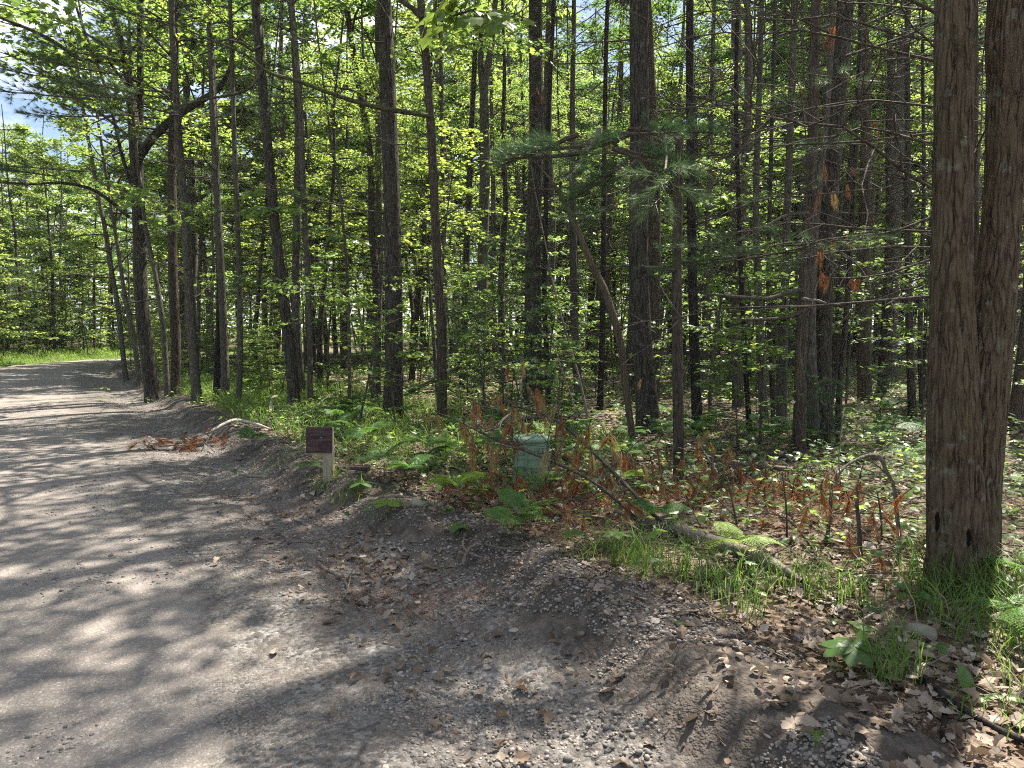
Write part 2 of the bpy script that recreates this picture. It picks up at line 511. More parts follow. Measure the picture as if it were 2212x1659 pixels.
def gravel_mat():
    t = NT('loose_gravel'); p = t.geo(); tone = t.tone()
    n1 = t.noise(p, 1.3, 5, .6)
    v = t.n('ShaderNodeTexVoronoi', {'Vector': p, 'Scale': 48.0}, feature='F1')
    v2 = t.n('ShaderNodeTexVoronoi', {'Vector': p, 'Scale': 110.0}, feature='F1')
    pe = t.ramp(v.outputs['Color'], [(0, (.038, .034, .031)), (.45, (.125, .115, .105)), (1, (.30, .285, .265))])
    pe2 = t.ramp(v2.outputs['Color'], [(0, (.045, .040, .036)), (.6, (.14, .128, .115)), (1, (.28, .262, .24))])
    col = t.mix(t.ramp(n1, [(.4, (0,)), (.6, (1,))]), pe, pe2)
    col = t.mix(t.ramp(t.noise(p, 3.5, 5, .6), [(.42, (0,)), (.68, (.7,))]), col, (.100, .084, .070))
    soil = t.ramp(t.noise(p, 11, 6, .7), [(.3, (.026, .021, .018)), (.5, (.062, .051, .042)), (.72, (.125, .108, .090))])
    col = t.mix(t.math('MULTIPLY', t.math('MAXIMUM', t.math('MULTIPLY', tone, -1.0), 0.0), .85), col, soil)
    h = t.math('ADD', t.math('MULTIPLY', v.outputs['Distance'], -1.0), t.math('MULTIPLY', v2.outputs['Distance'], -.5))
    rc, rh = road_nodes(t, p)
    f = t.math('MAXIMUM', tone, 0.0)
    f = t.ramp(t.math('ADD', f, t.math('MULTIPLY', t.math('SUBTRACT', t.noise(p, 7, 5, .65), .5), .7)), [(.35, (0,)), (.65, (1,))])
    col = t.mix(f, col, rc)
    h = t.math('ADD', t.math('MULTIPLY', h, 1.6), t.math('MULTIPLY', f, t.math('SUBTRACT', rh, t.math('MULTIPLY', h, 1.6))))
    return t.out(t.principled(col, .95, t.bump(h, .6, .011), .12))

def floor_mat():
    t = NT('leaf_littered_soil'); p = t.geo()
    pw = t.mix(.16, p, t.noise(p, 9, 5, .65, 'Color'), 'ADD')
    v = t.n('ShaderNodeTexVoronoi', {'Vector': pw, 'Scale': 21.0}, feature='F1')
    ve = t.n('ShaderNodeTexVoronoi', {'Vector': pw, 'Scale': 21.0}, feature='DISTANCE_TO_EDGE')
    col = t.ramp(v.outputs['Color'], [(0, (.07, .048, .032)), (.35, (.13, .096, .068)), (.7, (.20, .158, .12)), (1, (.29, .245, .20))])
    col = t.mix(t.ramp(ve.outputs['Distance'], [(0, (.6,)), (.10, (0,))]), col, (.06, .044, .032))
    col = t.mix(t.ramp(t.noise(p, 1.2, 5, .6), [(.45, (0,)), (.7, (.6,))]), col, (.095, .066, .045))
    col = t.mix(t.ramp(t.noise(p, .5, 4, .6), [(.5, (0,)), (.72, (.45,))]), col, (.06, .085, .03))
    h = t.math('ADD', t.math('MULTIPLY', v.outputs['Distance'], .8), t.noise(p, 40, 4, .6))
    return t.out(t.principled(col, .95, t.bump(h, .8, .03), .1))

def verge_mat():
    t = NT('grassy_verge_soil'); p = t.geo()
    col = t.ramp(t.noise(p, 2.2, 5, .6), [(.3, (.06, .095, .025)), (.6, (.10, .15, .035)), (.85, (.19, .17, .10))])
    return t.out(t.principled(col, .95, t.bump(t.noise(p, 30, 4, .6), .8, .05), .1))

def stone_mat():
    t = NT('pebble'); tone = t.tone()
    c = t.ramp(tone, [(0, (.07, .066, .062)), (.35, (.17, .155, .14)), (.6, (.27, .235, .20)), (.8, (.38, .36, .335)), (.94, (.34, .23, .13)), (1, (.55, .53, .5))])
    n = t.noise(t.geo(), 70, 3, .6)
    c = t.mix(t.math('MULTIPLY', n, .5), c, (.12, .11, .1))
    return t.out(t.principled(c, .8, t.bump(n, .3, .004), .25))

def rock_mat():
    t = NT('field_stone'); p = t.obj()
    c = t.ramp(t.noise(p, 6, 6, .65), [(.3, (.10, .095, .07)), (.55, (.22, .205, .165)), (.8, (.33, .32, .27))])
    c = t.mix(t.ramp(t.noise(p, 14, 3, .6), [(.55, (0,)), (.7, (.5,))]), c, (.09, .12, .05))
    return t.out(t.principled(c, .9, t.bump(t.noise(p, 30, 5, .7), .5, .01), .2))

M['road'], M['gravel'], M['floor'], M['verge'], M['pebble'], M['rock'] = road_mat(), gravel_mat(), floor_mat(), verge_mat(), stone_mat(), rock_mat()

# ---------------------------------------------------------------- ground
def grid(X, Y, Z):
    a, b = X.shape
    V = np.c_[X.ravel(), Y.ravel(), Z.ravel()]
    i = np.arange(a - 1)[:, None] * b; j = np.arange(b - 1)[None]
    return V, np.stack([i + j, i + j + 1, i + b + j + 1, i + b + j], -1).reshape(-1, 4)

# forest floor: one sheet to the horizon, fine in front of the camera
ang = np.unique(np.r_[np.arange(-180, -48, 6), np.arange(-48, 48, .32), np.arange(48, 181, 6)])
rr = np.r_[np.geomspace(1.2, 45, 190), np.geomspace(48, 900, 22)]
A, RR = np.meshgrid(np.radians(ang), rr, indexing='ij')
X, Y = np.sin(A) * RR, np.cos(A) * RR
S, _t = road_s(X, Y)
Z = height_s(S, X, Y)
Z = Z - 0.12 * sstep(.60, .38, S) * sstep(-ROAD_W - 5.4, -ROAD_W - 4.8, S)
V, Q = grid(X, Y, Z)
V = np.vstack([V, [[0, 0, -.12]]])
b = len(rr)
T0 = [(len(V) - 1, (i + 1) * b, i * b) for i in range(len(ang) - 1)]
forest_floor = structure('forest_floor', Geo().add(V, T=T0, Q=Q).mesh('forest_floor', M['floor']), 'brown leaf-littered forest floor under the trees')

def strip(t0, t1, dt, s0, s1, ds, lift, dive=None):
    t = np.arange(t0, t1, dt); s = np.linspace(s0, s1, int(round((s1 - s0) / ds)) + 1)
    ex, ey = np.interp(t, E_T, EDGE[:, 0]), np.interp(t, E_T, EDGE[:, 1])
    nx, ny = np.interp(t, E_T, E_NRM[:, 0]), np.interp(t, E_T, E_NRM[:, 1])
    X = ex[:, None] + nx[:, None] * s[None]; Y = ey[:, None] + ny[:, None] * s[None]
    Sg = np.broadcast_to(s[None], X.shape)
    Z = height_s(Sg, X, Y) + lift
    if dive is not None: Z = Z + dive(Sg)
    return X, Y, Z

TMAX = E_T[-1] - .3
Xr, Yr, Zr = strip(.2, TMAX, .2, -ROAD_W, -3.0, .15, .012, lambda s: -.1 * sstep(-ROAD_W + .25, -ROAD_W, s))
sv = np.linspace(-ROAD_W, -3.0, Xr.shape[1])[None] + .12 * fbm(Xr * .4, Yr * .4, 0, 2, 14)
trk = np.exp(-((sv + 3.35) / .18) ** 2) + np.exp(-((sv + 4.75) / .2) ** 2)
v, q = grid(Xr, Yr, Zr)
road = structure('road', Geo().add(v, Q=q, tone=trk.clip(0, 1).ravel()).mesh('road', M['road']), 'grey-brown packed gravel road in dappled shade')
g = Geo()
def lumps(X, Y, Z, s):
    w = sstep(-1.1, -.6, s) * sstep(.75, .45, s)
    return Z + w * (.030 * fbm(X * 7, Y * 7, 0, 4, 61, .65) + .020 * np.abs(fbm(X * 19, Y * 19, 0, 3, 64)) + .010 * fbm(X * 45, Y * 45, 0, 2, 67))
for (a, b_, dt, ds) in ((.2, 10.0, .2, .06), (10.0, 27.02, .035, .035), (27.0, TMAX, .15, .06)):
    X, Y, Z = strip(a, b_, dt, -3.0, .75, ds, .012, lambda s: -.09 * sstep(.42, .75, s))
    sv = np.linspace(-3.0, .75, X.shape[1])[None] + 0 * X
    Z = lumps(X, Y, Z, sv)
    wv = sv + .5 * fbm(X * .5, Y * .5, 0, 4, 55)
    tn = sstep(-1.2, -2.3, wv) - sstep(-.35, -.02, sv + .22 * fbm(X * .9, Y * .9, 0, 3, 5))
    v, q = grid(X, Y, Z); g.add(v, Q=q, tone=tn.ravel())
gravel_shoulder = structure('gravel_shoulder', g.mesh('gravel_shoulder', M['gravel']), 'loose gravel shoulder with a low crumbling berm beside the road')
X, Y, Z = strip(.2, TMAX, .3, -ROAD_W - 6, -ROAD_W + .1, .25, .02, lambda s: -.12 * sstep(-ROAD_W - 4.9, -ROAD_W - 6, s) - .11 * sstep(-ROAD_W - .15, -ROAD_W + .1, s))
v, q = grid(X, Y, Z)
structure('grass_verge', Geo().add(v, Q=q).mesh('grass_verge', M['verge']), 'sunlit grassy verge on the far side of the road')

# ---------------------------------------------------------------- leaf / needle builders
def rnd_dirs(n, zmin=-1, zmax=1):
    a = NR.uniform(0, 2 * np.pi, n); z = NR.uniform(zmin, zmax, n); r = np.sqrt(np.maximum(0, 1 - z * z))
    return np.c_[np.cos(a) * r, np.sin(a) * r, z]

def add_leaves(g, tmpl, pos, size, tone, mat, tilt=.55, out=None):
    n = len(pos)
    a = NR.uniform(0, 2 * np.pi, n)
    D = np.c_[np.cos(a), np.sin(a), NR.normal(-.18, .25, n)]
    if out is not None: D = D + out * .8
    scatter(g, tmpl, pos, basis(D, NR.normal(0, tilt, n)), size, tone, mat)

def curve_branch(p0, d, length, n=5, sag=0.0, wig=.08):
    d = np.asarray(d, float) / np.linalg.norm(d)
    P = [np.asarray(p0, float)]
    for i in range(n):
        d = d + NR.normal(0, wig, 3) + np.array([0, 0, -sag / n])
        d /= np.linalg.norm(d)
        P.append(P[-1] + d * length / n)
    return np.array(P)

def deciduous_crown(seed, Rx, Hh, limbs, sprays, per, size, tmpl=DIAMOND, mats=('maple', 'twig')):
    global NR
    NR = np.random.default_rng(seed)
    g = Geo()
    for i in range(limbs):
        f = (i + .5) / limbs
        z0 = Hh * (f * .82)
        a = i * 2.4 + NR.uniform(-.5, .5)
        zc = (z0 / Hh - .42) / .62
        L = Rx * math.sqrt(max(.12, 1 - zc * zc)) * NR.uniform(.6, 1.15)
        d = np.array([math.cos(a), math.sin(a), NR.uniform(.15, .75)])
        P = curve_branch((0, 0, z0), d, L, 6, NR.uniform(-.1, .5), .12)
        g.add(*tube(P, np.linspace(.035, .007, len(P)) * (1.2 - .6 * f), 4), mat=1)
        for k in range(sprays):
            u = NR.uniform(.5, 1.0)
            j = min(int(u * 6), 5)
            c = P[j] + (P[j + 1] - P[j]) * (u * 6 - j)
            tw = curve_branch(c, np.r_[NR.normal(0, 1, 2), NR.normal(.05, .3)], NR.uniform(.3, .7), 3, .3, .15)
            g.add(*tube(tw, np.linspace(.008, .003, 4), 3, cap=False), mat=1)
            q = NR.uniform(0, 1, per) ** .7 * 3
            jj = np.minimum(q.astype(int), 2)
            pos = tw[jj] + (tw[jj + 1] - tw[jj]) * (q - jj)[:, None] + NR.normal(0, 1, (per, 3)) * [.15, .15, .05]
            tn = np.clip(NR.normal(.5, .18) + NR.normal(0, .14, per), 0, 1)
            add_leaves(g, tmpl, pos, NR.uniform(.75, 1.2, per) * size, tn, 0)
    return g.mesh('crown', [M[mats[0]], M[mats[1]]], False)

CROWNS = [deciduous_crown(100, 3.0, 8.5, 19, 9, 20, .115), deciduous_crown(101, 2.5, 9.5, 20, 9, 20, .11, mats=('oak_leaf', 'twig')),
          deciduous_crown(102, 3.3, 7.5, 19, 9, 20, .115), deciduous_crown(103, 2.2, 7.5, 16, 8, 20, .11),
          deciduous_crown(104, 2.8, 10.0, 20, 9, 20, .115, mats=('oak_leaf', 'twig'))]
FAR_CROWNS = [deciduous_crown(110, 3.2, 10.5, 31, 10, 37, .145), deciduous_crown(111, 2.8, 11.5, 33, 10, 34, .14, mats=('oak_leaf', 'twig')), deciduous_crown(112, 3.6, 10.0, 31, 10, 37, .145)]

def needles(g, base, d, n, length, width, spread, tone, mat=0, droop=0.0):
    D = d / np.linalg.norm(d) + rnd_dirs(n) * spread
    D[:, 2] -= droop
    M_ = basis(D, NR.uniform(0, np.pi, n))
    L = NR.uniform(.75, 1.1, n) * length
    scl = np.c_[np.full(n, width), L, np.full(n, 1.0)]
    scatter(g, NEEDLE, np.tile(base, (n, 1)) - D * 0.0 + NR.normal(0, .006, (n, 3)), M_, scl, np.clip(tone + NR.normal(0, .12, n), 0, 1), mat)

def pine_bough(seed, L=1.7, twigs=13, width=.0032, nn=34, tone=.45, ln=.115):
    """a white pine branch: woody axis, side twigs, brushes of long needles at the ends"""
    global NR
    NR = np.random.default_rng(seed)
    g = Geo()
    P = curve_branch((0, 0, 0), (0, 1, .06), L, 7, -.05, .05)
    g.add(*tube(P, np.linspace(.016, .005, 8), 5), mat=1)
    for i in range(twigs):
        u = .22 + .76 * (i + .5) / twigs
        j = min(int(u * 7), 6)
        c = P[j] + (P[j + 1] - P[j]) * (u * 7 - j)
        s = 1 if i % 2 else -1
        tl = L * .42 * (1.05 - u * .75) * NR.uniform(.6, 1.15)
        tw = curve_branch(c, (s * NR.uniform(.6, 1), NR.uniform(.6, 1), NR.uniform(-.1, .25)), tl, 4, -.1, .09)
        g.add(*tube(tw, np.linspace(.006, .0025, 5), 4, cap=False), mat=1)
        for e in range(2, 5):
            needles(g, tw[e], tw[e] - tw[e - 1] + np.array([0, 0, .02]), nn if e == 4 else int(nn * .7), ln, width, .62, tone + (.1 if e == 4 else -.05))
        if NR.uniform() < .6:
            t2 = curve_branch(tw[2], (NR.normal(0, .6), 1, NR.normal(.1, .2)), tl * .5, 3, 0, .1)
            g.add(*tube(t2, np.linspace(.004, .002, 4), 3, cap=False), mat=1)
            needles(g, t2[-1], t2[-1] - t2[-2], nn, ln, width, .6, tone + .08)
            needles(g, t2[1], t2[2] - t2[1], nn // 2, ln, width, .6, tone)
    needles(g, P[-1], P[-1] - P[-2], nn + 10, ln, width, .6, tone + .12)
    return g.mesh('pine_bough', [M['pine'], M['twig']], False)

BOUGHS = [pine_bough(200), pine_bough(201, 2.1, 15), pine_bough(202, 1.3, 10)]
DBOUGHS = [pine_bough(208, .62, 9, .0018, 30, .42, .10), pine_bough(209, .5, 8, .0018, 30, .36, .10)]
FBOUGHS = [pine_bough(205, 1.8, 17, .0045, 34, .78, .13), pine_bough(206, 2.2, 20, .0045, 34, .70, .13), pine_bough(207, 1.5, 14, .0045, 34, .82, .13)]
def needle_spray(seed, tone):
    global NR
    NR = np.random.default_rng(seed)
    g = Geo()
    P = curve_branch((0, 0, 0), (0, 1, 0), .16, 4, -.2, .1)
    g.add(*tube(P, [.004, .004, .0035, .003, .002], 5), mat=1)
    for e in range(1, 5):
        needles(g, P[e], P[e] - P[e - 1], 26 if e < 4 else 46, .105, .0024, .8 if e < 4 else .95, tone + .04 * e)
    return g.mesh('needle_spray', [M['pine'], M['twig']], False)
NSPRAY = [needle_spray(220, .72), needle_spray(221, .85)]
def pine_crown(seed, Rx, Hh, whorls, arms, tufts):
    global NR
    NR = np.random.default_rng(seed)
    g = Geo()
    for w in range(whorls):
        f = w / whorls
        z0 = Hh * f
        for k in range(arms):
            a = k * 2 * np.pi / arms + NR.uniform(-.4, .4)
            L = Rx * (1.05 - .85 * f) * NR.uniform(.6, 1.1)
            P = curve_branch((0, 0, z0 + NR.normal(0, .1)), (math.cos(a), math.sin(a), NR.uniform(.0, .35)), L, 5, -.1, .07)
            g.add(*tube(P, np.linspace(.022, .005, 6), 4, cap=False), mat=1)
            for q in range(tufts):
                u = NR.uniform(.3, 1) * 5
                j = min(int(u), 4)
                c = P[j] + (P[j + 1] - P[j]) * (u - j) + np.r_[NR.normal(0, .2, 2), NR.normal(0, .05)]
                needles(g, c, (P[j + 1] - P[j]) + np.r_[NR.normal(0, .3, 2), .15], 11, .17, .011, .75, NR.normal(.5, .15))
    return g.mesh('crown', [M['pine'], M['twig']], False)
PINE_CROWNS = [pine_crown(210, 1.9, 10.0, 13, 4, 8), pine_crown(211, 1.8, 5.5, 11, 4, 8)]

def dead_branch(seed, L, twigs, mat='twig', up=.1, r0=.013):
    global NR
    NR = np.random.default_rng(seed)
    g = Geo()
    P = curve_branch((0, 0, 0), (0, 1, up), L, 8, NR.uniform(-.3, .5), .09)
    g.add(*tube(P, np.linspace(r0, .0032, 9), 5))
    for i in range(twigs):
        j = NR.integers(2, 8)
        tw = curve_branch(P[j], (NR.choice([-1, 1]) * NR.uniform(.4, 1), NR.uniform(.3, 1), NR.normal(0, .35)), L * NR.uniform(.12, .4), 4, .1, .13)
        g.add(*tube(tw, np.linspace(.005, .002, 5), 4, cap=False))
        if NR.uniform() < .5:
            t2 = curve_branch(tw[2], NR.normal(0, 1, 3) + [0, .8, 0], L * .12, 3, 0, .12)
            g.add(*tube(t2, np.linspace(.003, .0015, 4), 3, cap=False))
    return g.mesh('dead_branch', M[mat])
DEAD = [dead_branch(300, 1.4, 7), dead_branch(301, 1.9, 10), dead_branch(302, 1.0, 5), dead_branch(303, 1.6, 11, up=.35), dead_branch(304, 2.4, 12, up=.0)]

def leafy_branch(seed, L=1.5, twigs=9, per=9, size=.10, mats=('under', 'twig'), tmpl=MAPLE, tone=.5):
    """a maple spray: flat layer of lobed leaves"""
    global NR
    NR = np.random.default_rng(seed)
    g = Geo()
    P = curve_branch((0, 0, 0), (0, 1, .3), L, 6, .35, .08)
    g.add(*tube(P, np.linspace(.010, .003, 7), 5), mat=1)
    for i in range(twigs):
        u = .25 + .74 * (i + .5) / twigs
        j = min(int(u * 6), 5)
        c = P[j] + (P[j + 1] - P[j]) * (u * 6 - j)
        s = 1 if i % 2 else -1
        tw = curve_branch(c, (s, NR.uniform(.4, 1), NR.uniform(-.05, .15)), L * .34 * NR.uniform(.6, 1.2), 3, .15, .1)
        g.add(*tube(tw, np.linspace(.004, .0018, 4), 3, cap=False), mat=1)
        q = NR.uniform(.1, 1, per) * 3
        jj = np.minimum(q.astype(int), 2)
        pos = tw[jj] + (tw[jj + 1] - tw[jj]) * (q - jj)[:, None] + NR.normal(0, 1, (per, 3)) * [.05, .05, .025]
        out = np.tile(tw[-1] - tw[0], (per, 1)) * 2
        add_leaves(g, tmpl, pos, NR.uniform(.65, 1.25, per) * size, np.clip(NR.normal(tone, .12) + NR.normal(0, .14, per), 0, 1), 0, .35, out)
    return g.mesh('leafy_branch', [M[mats[0]], M[mats[1]]], False)
SPRAYS = [leafy_branch(400), leafy_branch(401, 1.9, 12, 9), leafy_branch(402, 1.1, 7, 9), leafy_branch(403, 1.5, 10, 10, .13, tone=.62)]

def sapling(seed, Ht, nb, size, spread=1.0, tone=.5, mats=('under', 'twig'), tmpl=MAPLE, per=8, low=.25):
    """returns stem and crown meshes of an understory tree"""
    global NR
    NR = np.random.default_rng(seed)
    P = curve_branch((0, 0, -.1), (NR.normal(0, .05), NR.normal(0, .05), 1), Ht + .1, 10, 0, .035)
    r0 = .0065 * Ht + .004
    s = Geo().add(*tube(P, np.linspace(r0, .005, 11), 7)).mesh('stem', M['bark_grey'])
    g = Geo()
    for i in range(nb):
        u = low + (1 - low) * (i + .5) / nb
        j = min(int(u * 10), 9)
        c = P[j] + (P[j + 1] - P[j]) * (u * 10 - j)
        a = i * 2.4 + NR.uniform(-.5, .5)
        L = spread * (1.25 - .7 * u) * NR.uniform(.5, 1.25)
        B = curve_branch(c, (math.cos(a), math.sin(a), NR.uniform(.15, .6)), L, 5, .45, .09)
        g.add(*tube(B, np.linspace(.008, .003, 6), 4, cap=False), mat=1)
        for k in range(5):
            v = NR.uniform(.35, 1) * 5
            jj = min(int(v), 4)
            cc = B[jj] + (B[jj + 1] - B[jj]) * (v - jj)
            tw = curve_branch(cc, np.r_[NR.normal(0, 1, 2), NR.normal(0, .12)], NR.uniform(.2, .5) * spread, 2, .1, .1)
            g.add(*tube(tw, [.003, .002, .0015], 3, cap=False), mat=1)
            q = NR.uniform(0, 1, per)[:, None]
            pos = tw[0] + (tw[2] - tw[0]) * q + NR.normal(0, 1, (per, 3)) * [.09, .09, .018]
            add_leaves(g, tmpl, pos, NR.uniform(.65, 1.25, per) * size, np.clip(NR.normal(tone, .18) + NR.normal(0, .12, per), 0, 1), 0, .24)
    return s, g.mesh('crown', [M[mats[0]], M[mats[1]]], False)
SAPS = [sapling(500, 4.5, 18, .085, low=.38, per=12), sapling(501, 6.5, 24, .085, 1.3, low=.42, per=12, tone=.6), sapling(502, 3.0, 12, .085, .9, low=.4, per=11), sapling(503, 5.5, 20, .09, 1.3, .72, ('maple', 'twig'), low=.4, per=12),
        sapling(504, 2.0, 10, .085, .7, .55, per=9), sapling(505, 7.5, 28, .09, 1.6, .7, ('maple', 'twig'), low=.42, per=12)]
M['sunny'] = leaf('sunlit_pale_leaf', [(0, (.07, .12, .035)), (.5, (.11, .17, .05)), (1, (.16, .22, .07))], [(0, (.22, .34, .06)), (.5, (.34, .46, .09)), (1, (.48, .56, .13))], .5)  # leaf colours lightened to carry the bright sunlit look across the road
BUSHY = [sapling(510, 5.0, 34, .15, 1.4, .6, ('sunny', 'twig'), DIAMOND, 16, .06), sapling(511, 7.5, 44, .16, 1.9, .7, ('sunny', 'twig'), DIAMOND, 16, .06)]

def young_pine(seed, Ht, whorls, arms, width=.0035):
    global NR
    NR = np.random.default_rng(seed)
    P = curve_branch((0, 0, -.1), (0, 0, 1), Ht + .1, 8, 0, .03)
    s = Geo().add(*tube(P, np.linspace(.01 + .005 * Ht, .004, 9), 7)).mesh('stem', M['twig'])
    g = Geo()
    for w in range(whorls):
        u = .15 + .85 * w / whorls
        j = min(int(u * 8), 7)
        c = P[j] + (P[j + 1] - P[j]) * (u * 8 - j)
        for k in range(arms):
            a = k * 2 * np.pi / arms + NR.uniform(-.5, .5)
            L = (.32 * Ht) * (1.1 - u) * NR.uniform(.6, 1.2) + .12
            B = curve_branch(c, (math.cos(a), math.sin(a), NR.uniform(.0, .4)), L, 4, -.15, .07)
            g.add(*tube(B, np.linspace(.006, .002, 5), 4, cap=False), mat=1)
            for e in (2, 3, 4):
                needles(g, B[e], B[e] - B[e - 1], 26, .11, width, .65, NR.normal(.55, .12))
                tt = B[e] + np.r_[NR.normal(0, .13, 2), NR.normal(0, .03)]
                needles(g, tt, B[e] - B[e - 1] + NR.normal(0, .02, 3), 22, .11, width, .65, NR.normal(.5, .12))
    needles(g, P[-1], np.array([0, 0, 1.0]), 40, .11, width, .5, .6)
    return s, g.mesh('crown', [M['pine'], M['twig']], False)
YPINES = [young_pine(520, 2.6, 9, 6), young_pine(521, 1.2, 6, 5), young_pine(522, 3.6, 11, 6, .0045)]

# ---------------------------------------------------------------- trunks
def smooth_path(P, step):
    P = np.asarray(P, float)
    if len(P) == 2: P = np.array([P[0], (P[0] + P[1]) / 2, P[1]])
    Qp = catmull(P, 12)
    d = np.r_[0, np.cumsum(np.linalg.norm(np.diff(Qp, axis=0), axis=1))]
    n = max(4, int(d[-1] / step) + 1)
    u = np.linspace(0, d[-1], n)
    return np.c_[[np.interp(u, d, Qp[:, i]) for i in range(Qp.shape[1])]].T

def trunk_mesh(P4, sides, step, seed, mat, rough=.06, fiss=.0, kf=9.0, kz=1.6, flare=.35, name='trunk'):
    """P4: rows x, y, z, radius from the ground up, in the tree's own space"""
    Q = smooth_path(P4, step)
    if step < .1:
        i_ = np.arange(len(Q)); Q = Q[(Q[:, 2] < (4.6 if step < .03 else 9.0)) | (i_ % 8 == 0) | (i_ == len(Q) - 1)]
    c, r = Q[:, :3], np.maximum(Q[:, 3], .004)
    hgt = c[:, 2]
    th = np.arange(sides) * 2 * np.pi / sides
    ct, st = np.cos(th)[None], np.sin(th)[None]
    hh = hgt[:, None]
    d = 1 + rough * fbm(ct * 1.3 + seed, st * 1.3, hh * .8, 3, seed)
    fl = flare * np.exp(-np.maximum(hh, 0) / .22)
    d = d + fl * (.75 + .55 * np.cos(th[None] * 5 + seed) * .6 + .3 * noise3(ct * 2, st * 2, hh * 0 + seed, seed))
    if fiss:
        w = .35 * fbm(ct * 2, st * 2, hh * 2.2, 2, seed + 5)
        n1 = noise3((ct + w * .25) * kf, (st + w * .25) * kf, hh * kz + w, seed + 1)
        n2 = noise3((ct - w * .2) * kf * 1.7, (st + w * .2) * kf * 1.7, hh * kz * 1.6 + w, seed + 2)
        n3 = noise3(ct * kf * .8 + 9, st * kf * .8, hh * kz * .7, seed + 3)
        d = d - fiss * np.exp(-(n1 / .16) ** 2) * sstep(-.35, .25, n3) - .6 * fiss * np.exp(-(n2 / .16) ** 2) * sstep(.3, -.3, n3) + .3 * fiss * n2 + .2 * fiss * n3
    v, t_, q = tube(c, r, sides, d)
    return Geo().add(v, t_, q).mesh(name, mat)

TREE_N = [0]
def add_dead(root, path, n, zlo, zhi, rnd, az=None, smin=.6, smax=1.3):
    """dead lower branches round a trunk; path rows x,y,z,r in the tree's space"""
    for k in range(n):
        z = rnd.uniform(zlo, zhi)
        x, y, r = (float(np.interp(z, path[:, 2], path[:, i])) for i in (0, 1, 3))
        a = rnd.uniform(0, 2 * math.pi) if az is None else RAD(az) + rnd.uniform(-.9, .9)
        link('dead_branch', DEAD[rnd.randrange(len(DEAD))], root, (x - math.sin(a) * r * .7, y + math.cos(a) * r * .7, z), (rnd.uniform(-.35, .3), rnd.uniform(-1, 1), a), rnd.uniform(smin, smax))

def add_part(root, name, me, path, z, az, tilt=0.0, scale=1.0, roll=0.0):
    x, y, r = (float(np.interp(z, path[:, 2], path[:, i])) for i in (0, 1, 3))
    a = RAD(az)      # 0 points away from the camera, 90 to its left
    return link(name, me, root, (x - math.sin(a) * r * .7, y + math.cos(a) * r * .7, z), (RAD(tilt), roll, a), scale)

def crown_on(root, path, z, idx, scale, rot, pine=False):
    x, y = (float(np.interp(z, path[:, 2], path[:, i])) for i in (0, 1))
    return link('crown', (PINE_CROWNS if pine else CROWNS)[idx], root, (x, y, z), (0, 0, rot), scale)

def forest_tree(name, label, cat, bark_key, pts, top=17.0, crown=None, fine=0, dead=0, dz=(1.5, 6.5), flare=.35, broken=False, group='trees along the edge of the woods', fiss=.05):
    """pts: measured (x, y, width) from the base up"""
    TREE_N[0] += 1
    seed = TREE_N[0]
    rnd = random.Random(seed)
    base = gp(pts[0][0], pts[0][1])
    d = depth(base)
    rows = []
    for i, (px, py, w) in enumerate(pts):
        p = base if i == 0 else pt(px, py, d)
        rows.append([*(p - base), w * d / (2 * F_PX)])
    rows[0][:3] = [0, 0, 0]
    if flare and len(rows) > 1: rows[0][3] = max(rows[1][3] * 1.02, rows[0][3] / (1 + flare * .6))
    under = list(rows[0]); under[2] -= .25; under[0] -= rows[1][0] * .25 / max(rows[1][2], .5)
    rows = [under] + rows
    if not broken:
        l, m = np.array(rows[-1]), np.array(rows[-2])
        dv = (l[:3] - m[:3]); dv /= np.linalg.norm(dv)
        h = l[2]
        while h < top - .5:
            step = min(2.5, top - h)
            dv = dv * .75 + np.array([rnd.uniform(-.05, .05), rnd.uniform(-.05, .05), .3]); dv /= np.linalg.norm(dv)
            l = l.copy(); l[:3] += dv * step; l[3] = max(.015, l[3] * (1 - .9 * step / (top - h + 3.0)))
            rows.append(list(l)); h = l[2]
    P4 = np.array(rows)
    root = thing(name, label, cat, base, group)
    sides, step = ((14, .35), (22, .14), (44, .07))[fine]
    me = trunk_mesh(P4, sides, step, seed, M[bark_key], .06, fiss if fine else 0, 7.0 if fine == 2 else 5.0, 1.5, flare)
    link('trunk', me, root)
    path = smooth_path(P4, .5)
    if crown:
        idx, z, s = crown[:3]
        crown_on(root, path, z, idx, s, rnd.uniform(0, 6.28), len(crown) > 3)
    if dead: add_dead(root, path, dead, dz[0], dz[1], rnd)
    return root, path, base, d

def px_tube(root, base, pts, d, mat, name='limb', sides=8, step=.2, d_end=None):
    """a limb measured as (x, y, width) at depth d (to d_end), as a part of root"""
    rows = []
    for i, (px, py, w) in enumerate(pts):
        dd = d + ((d_end - d) * i / (len(pts) - 1) if d_end else 0)
        rows.append([*(pt(px, py, dd) - base), w * dd / (2 * F_PX)])
    me = trunk_mesh(np.array(rows), sides, step, len(pts) + int(pts[0][0]), M[mat], .08, 0, flare=0, name=name)
    return link(name, me, root), np.array(rows)

TR = {}
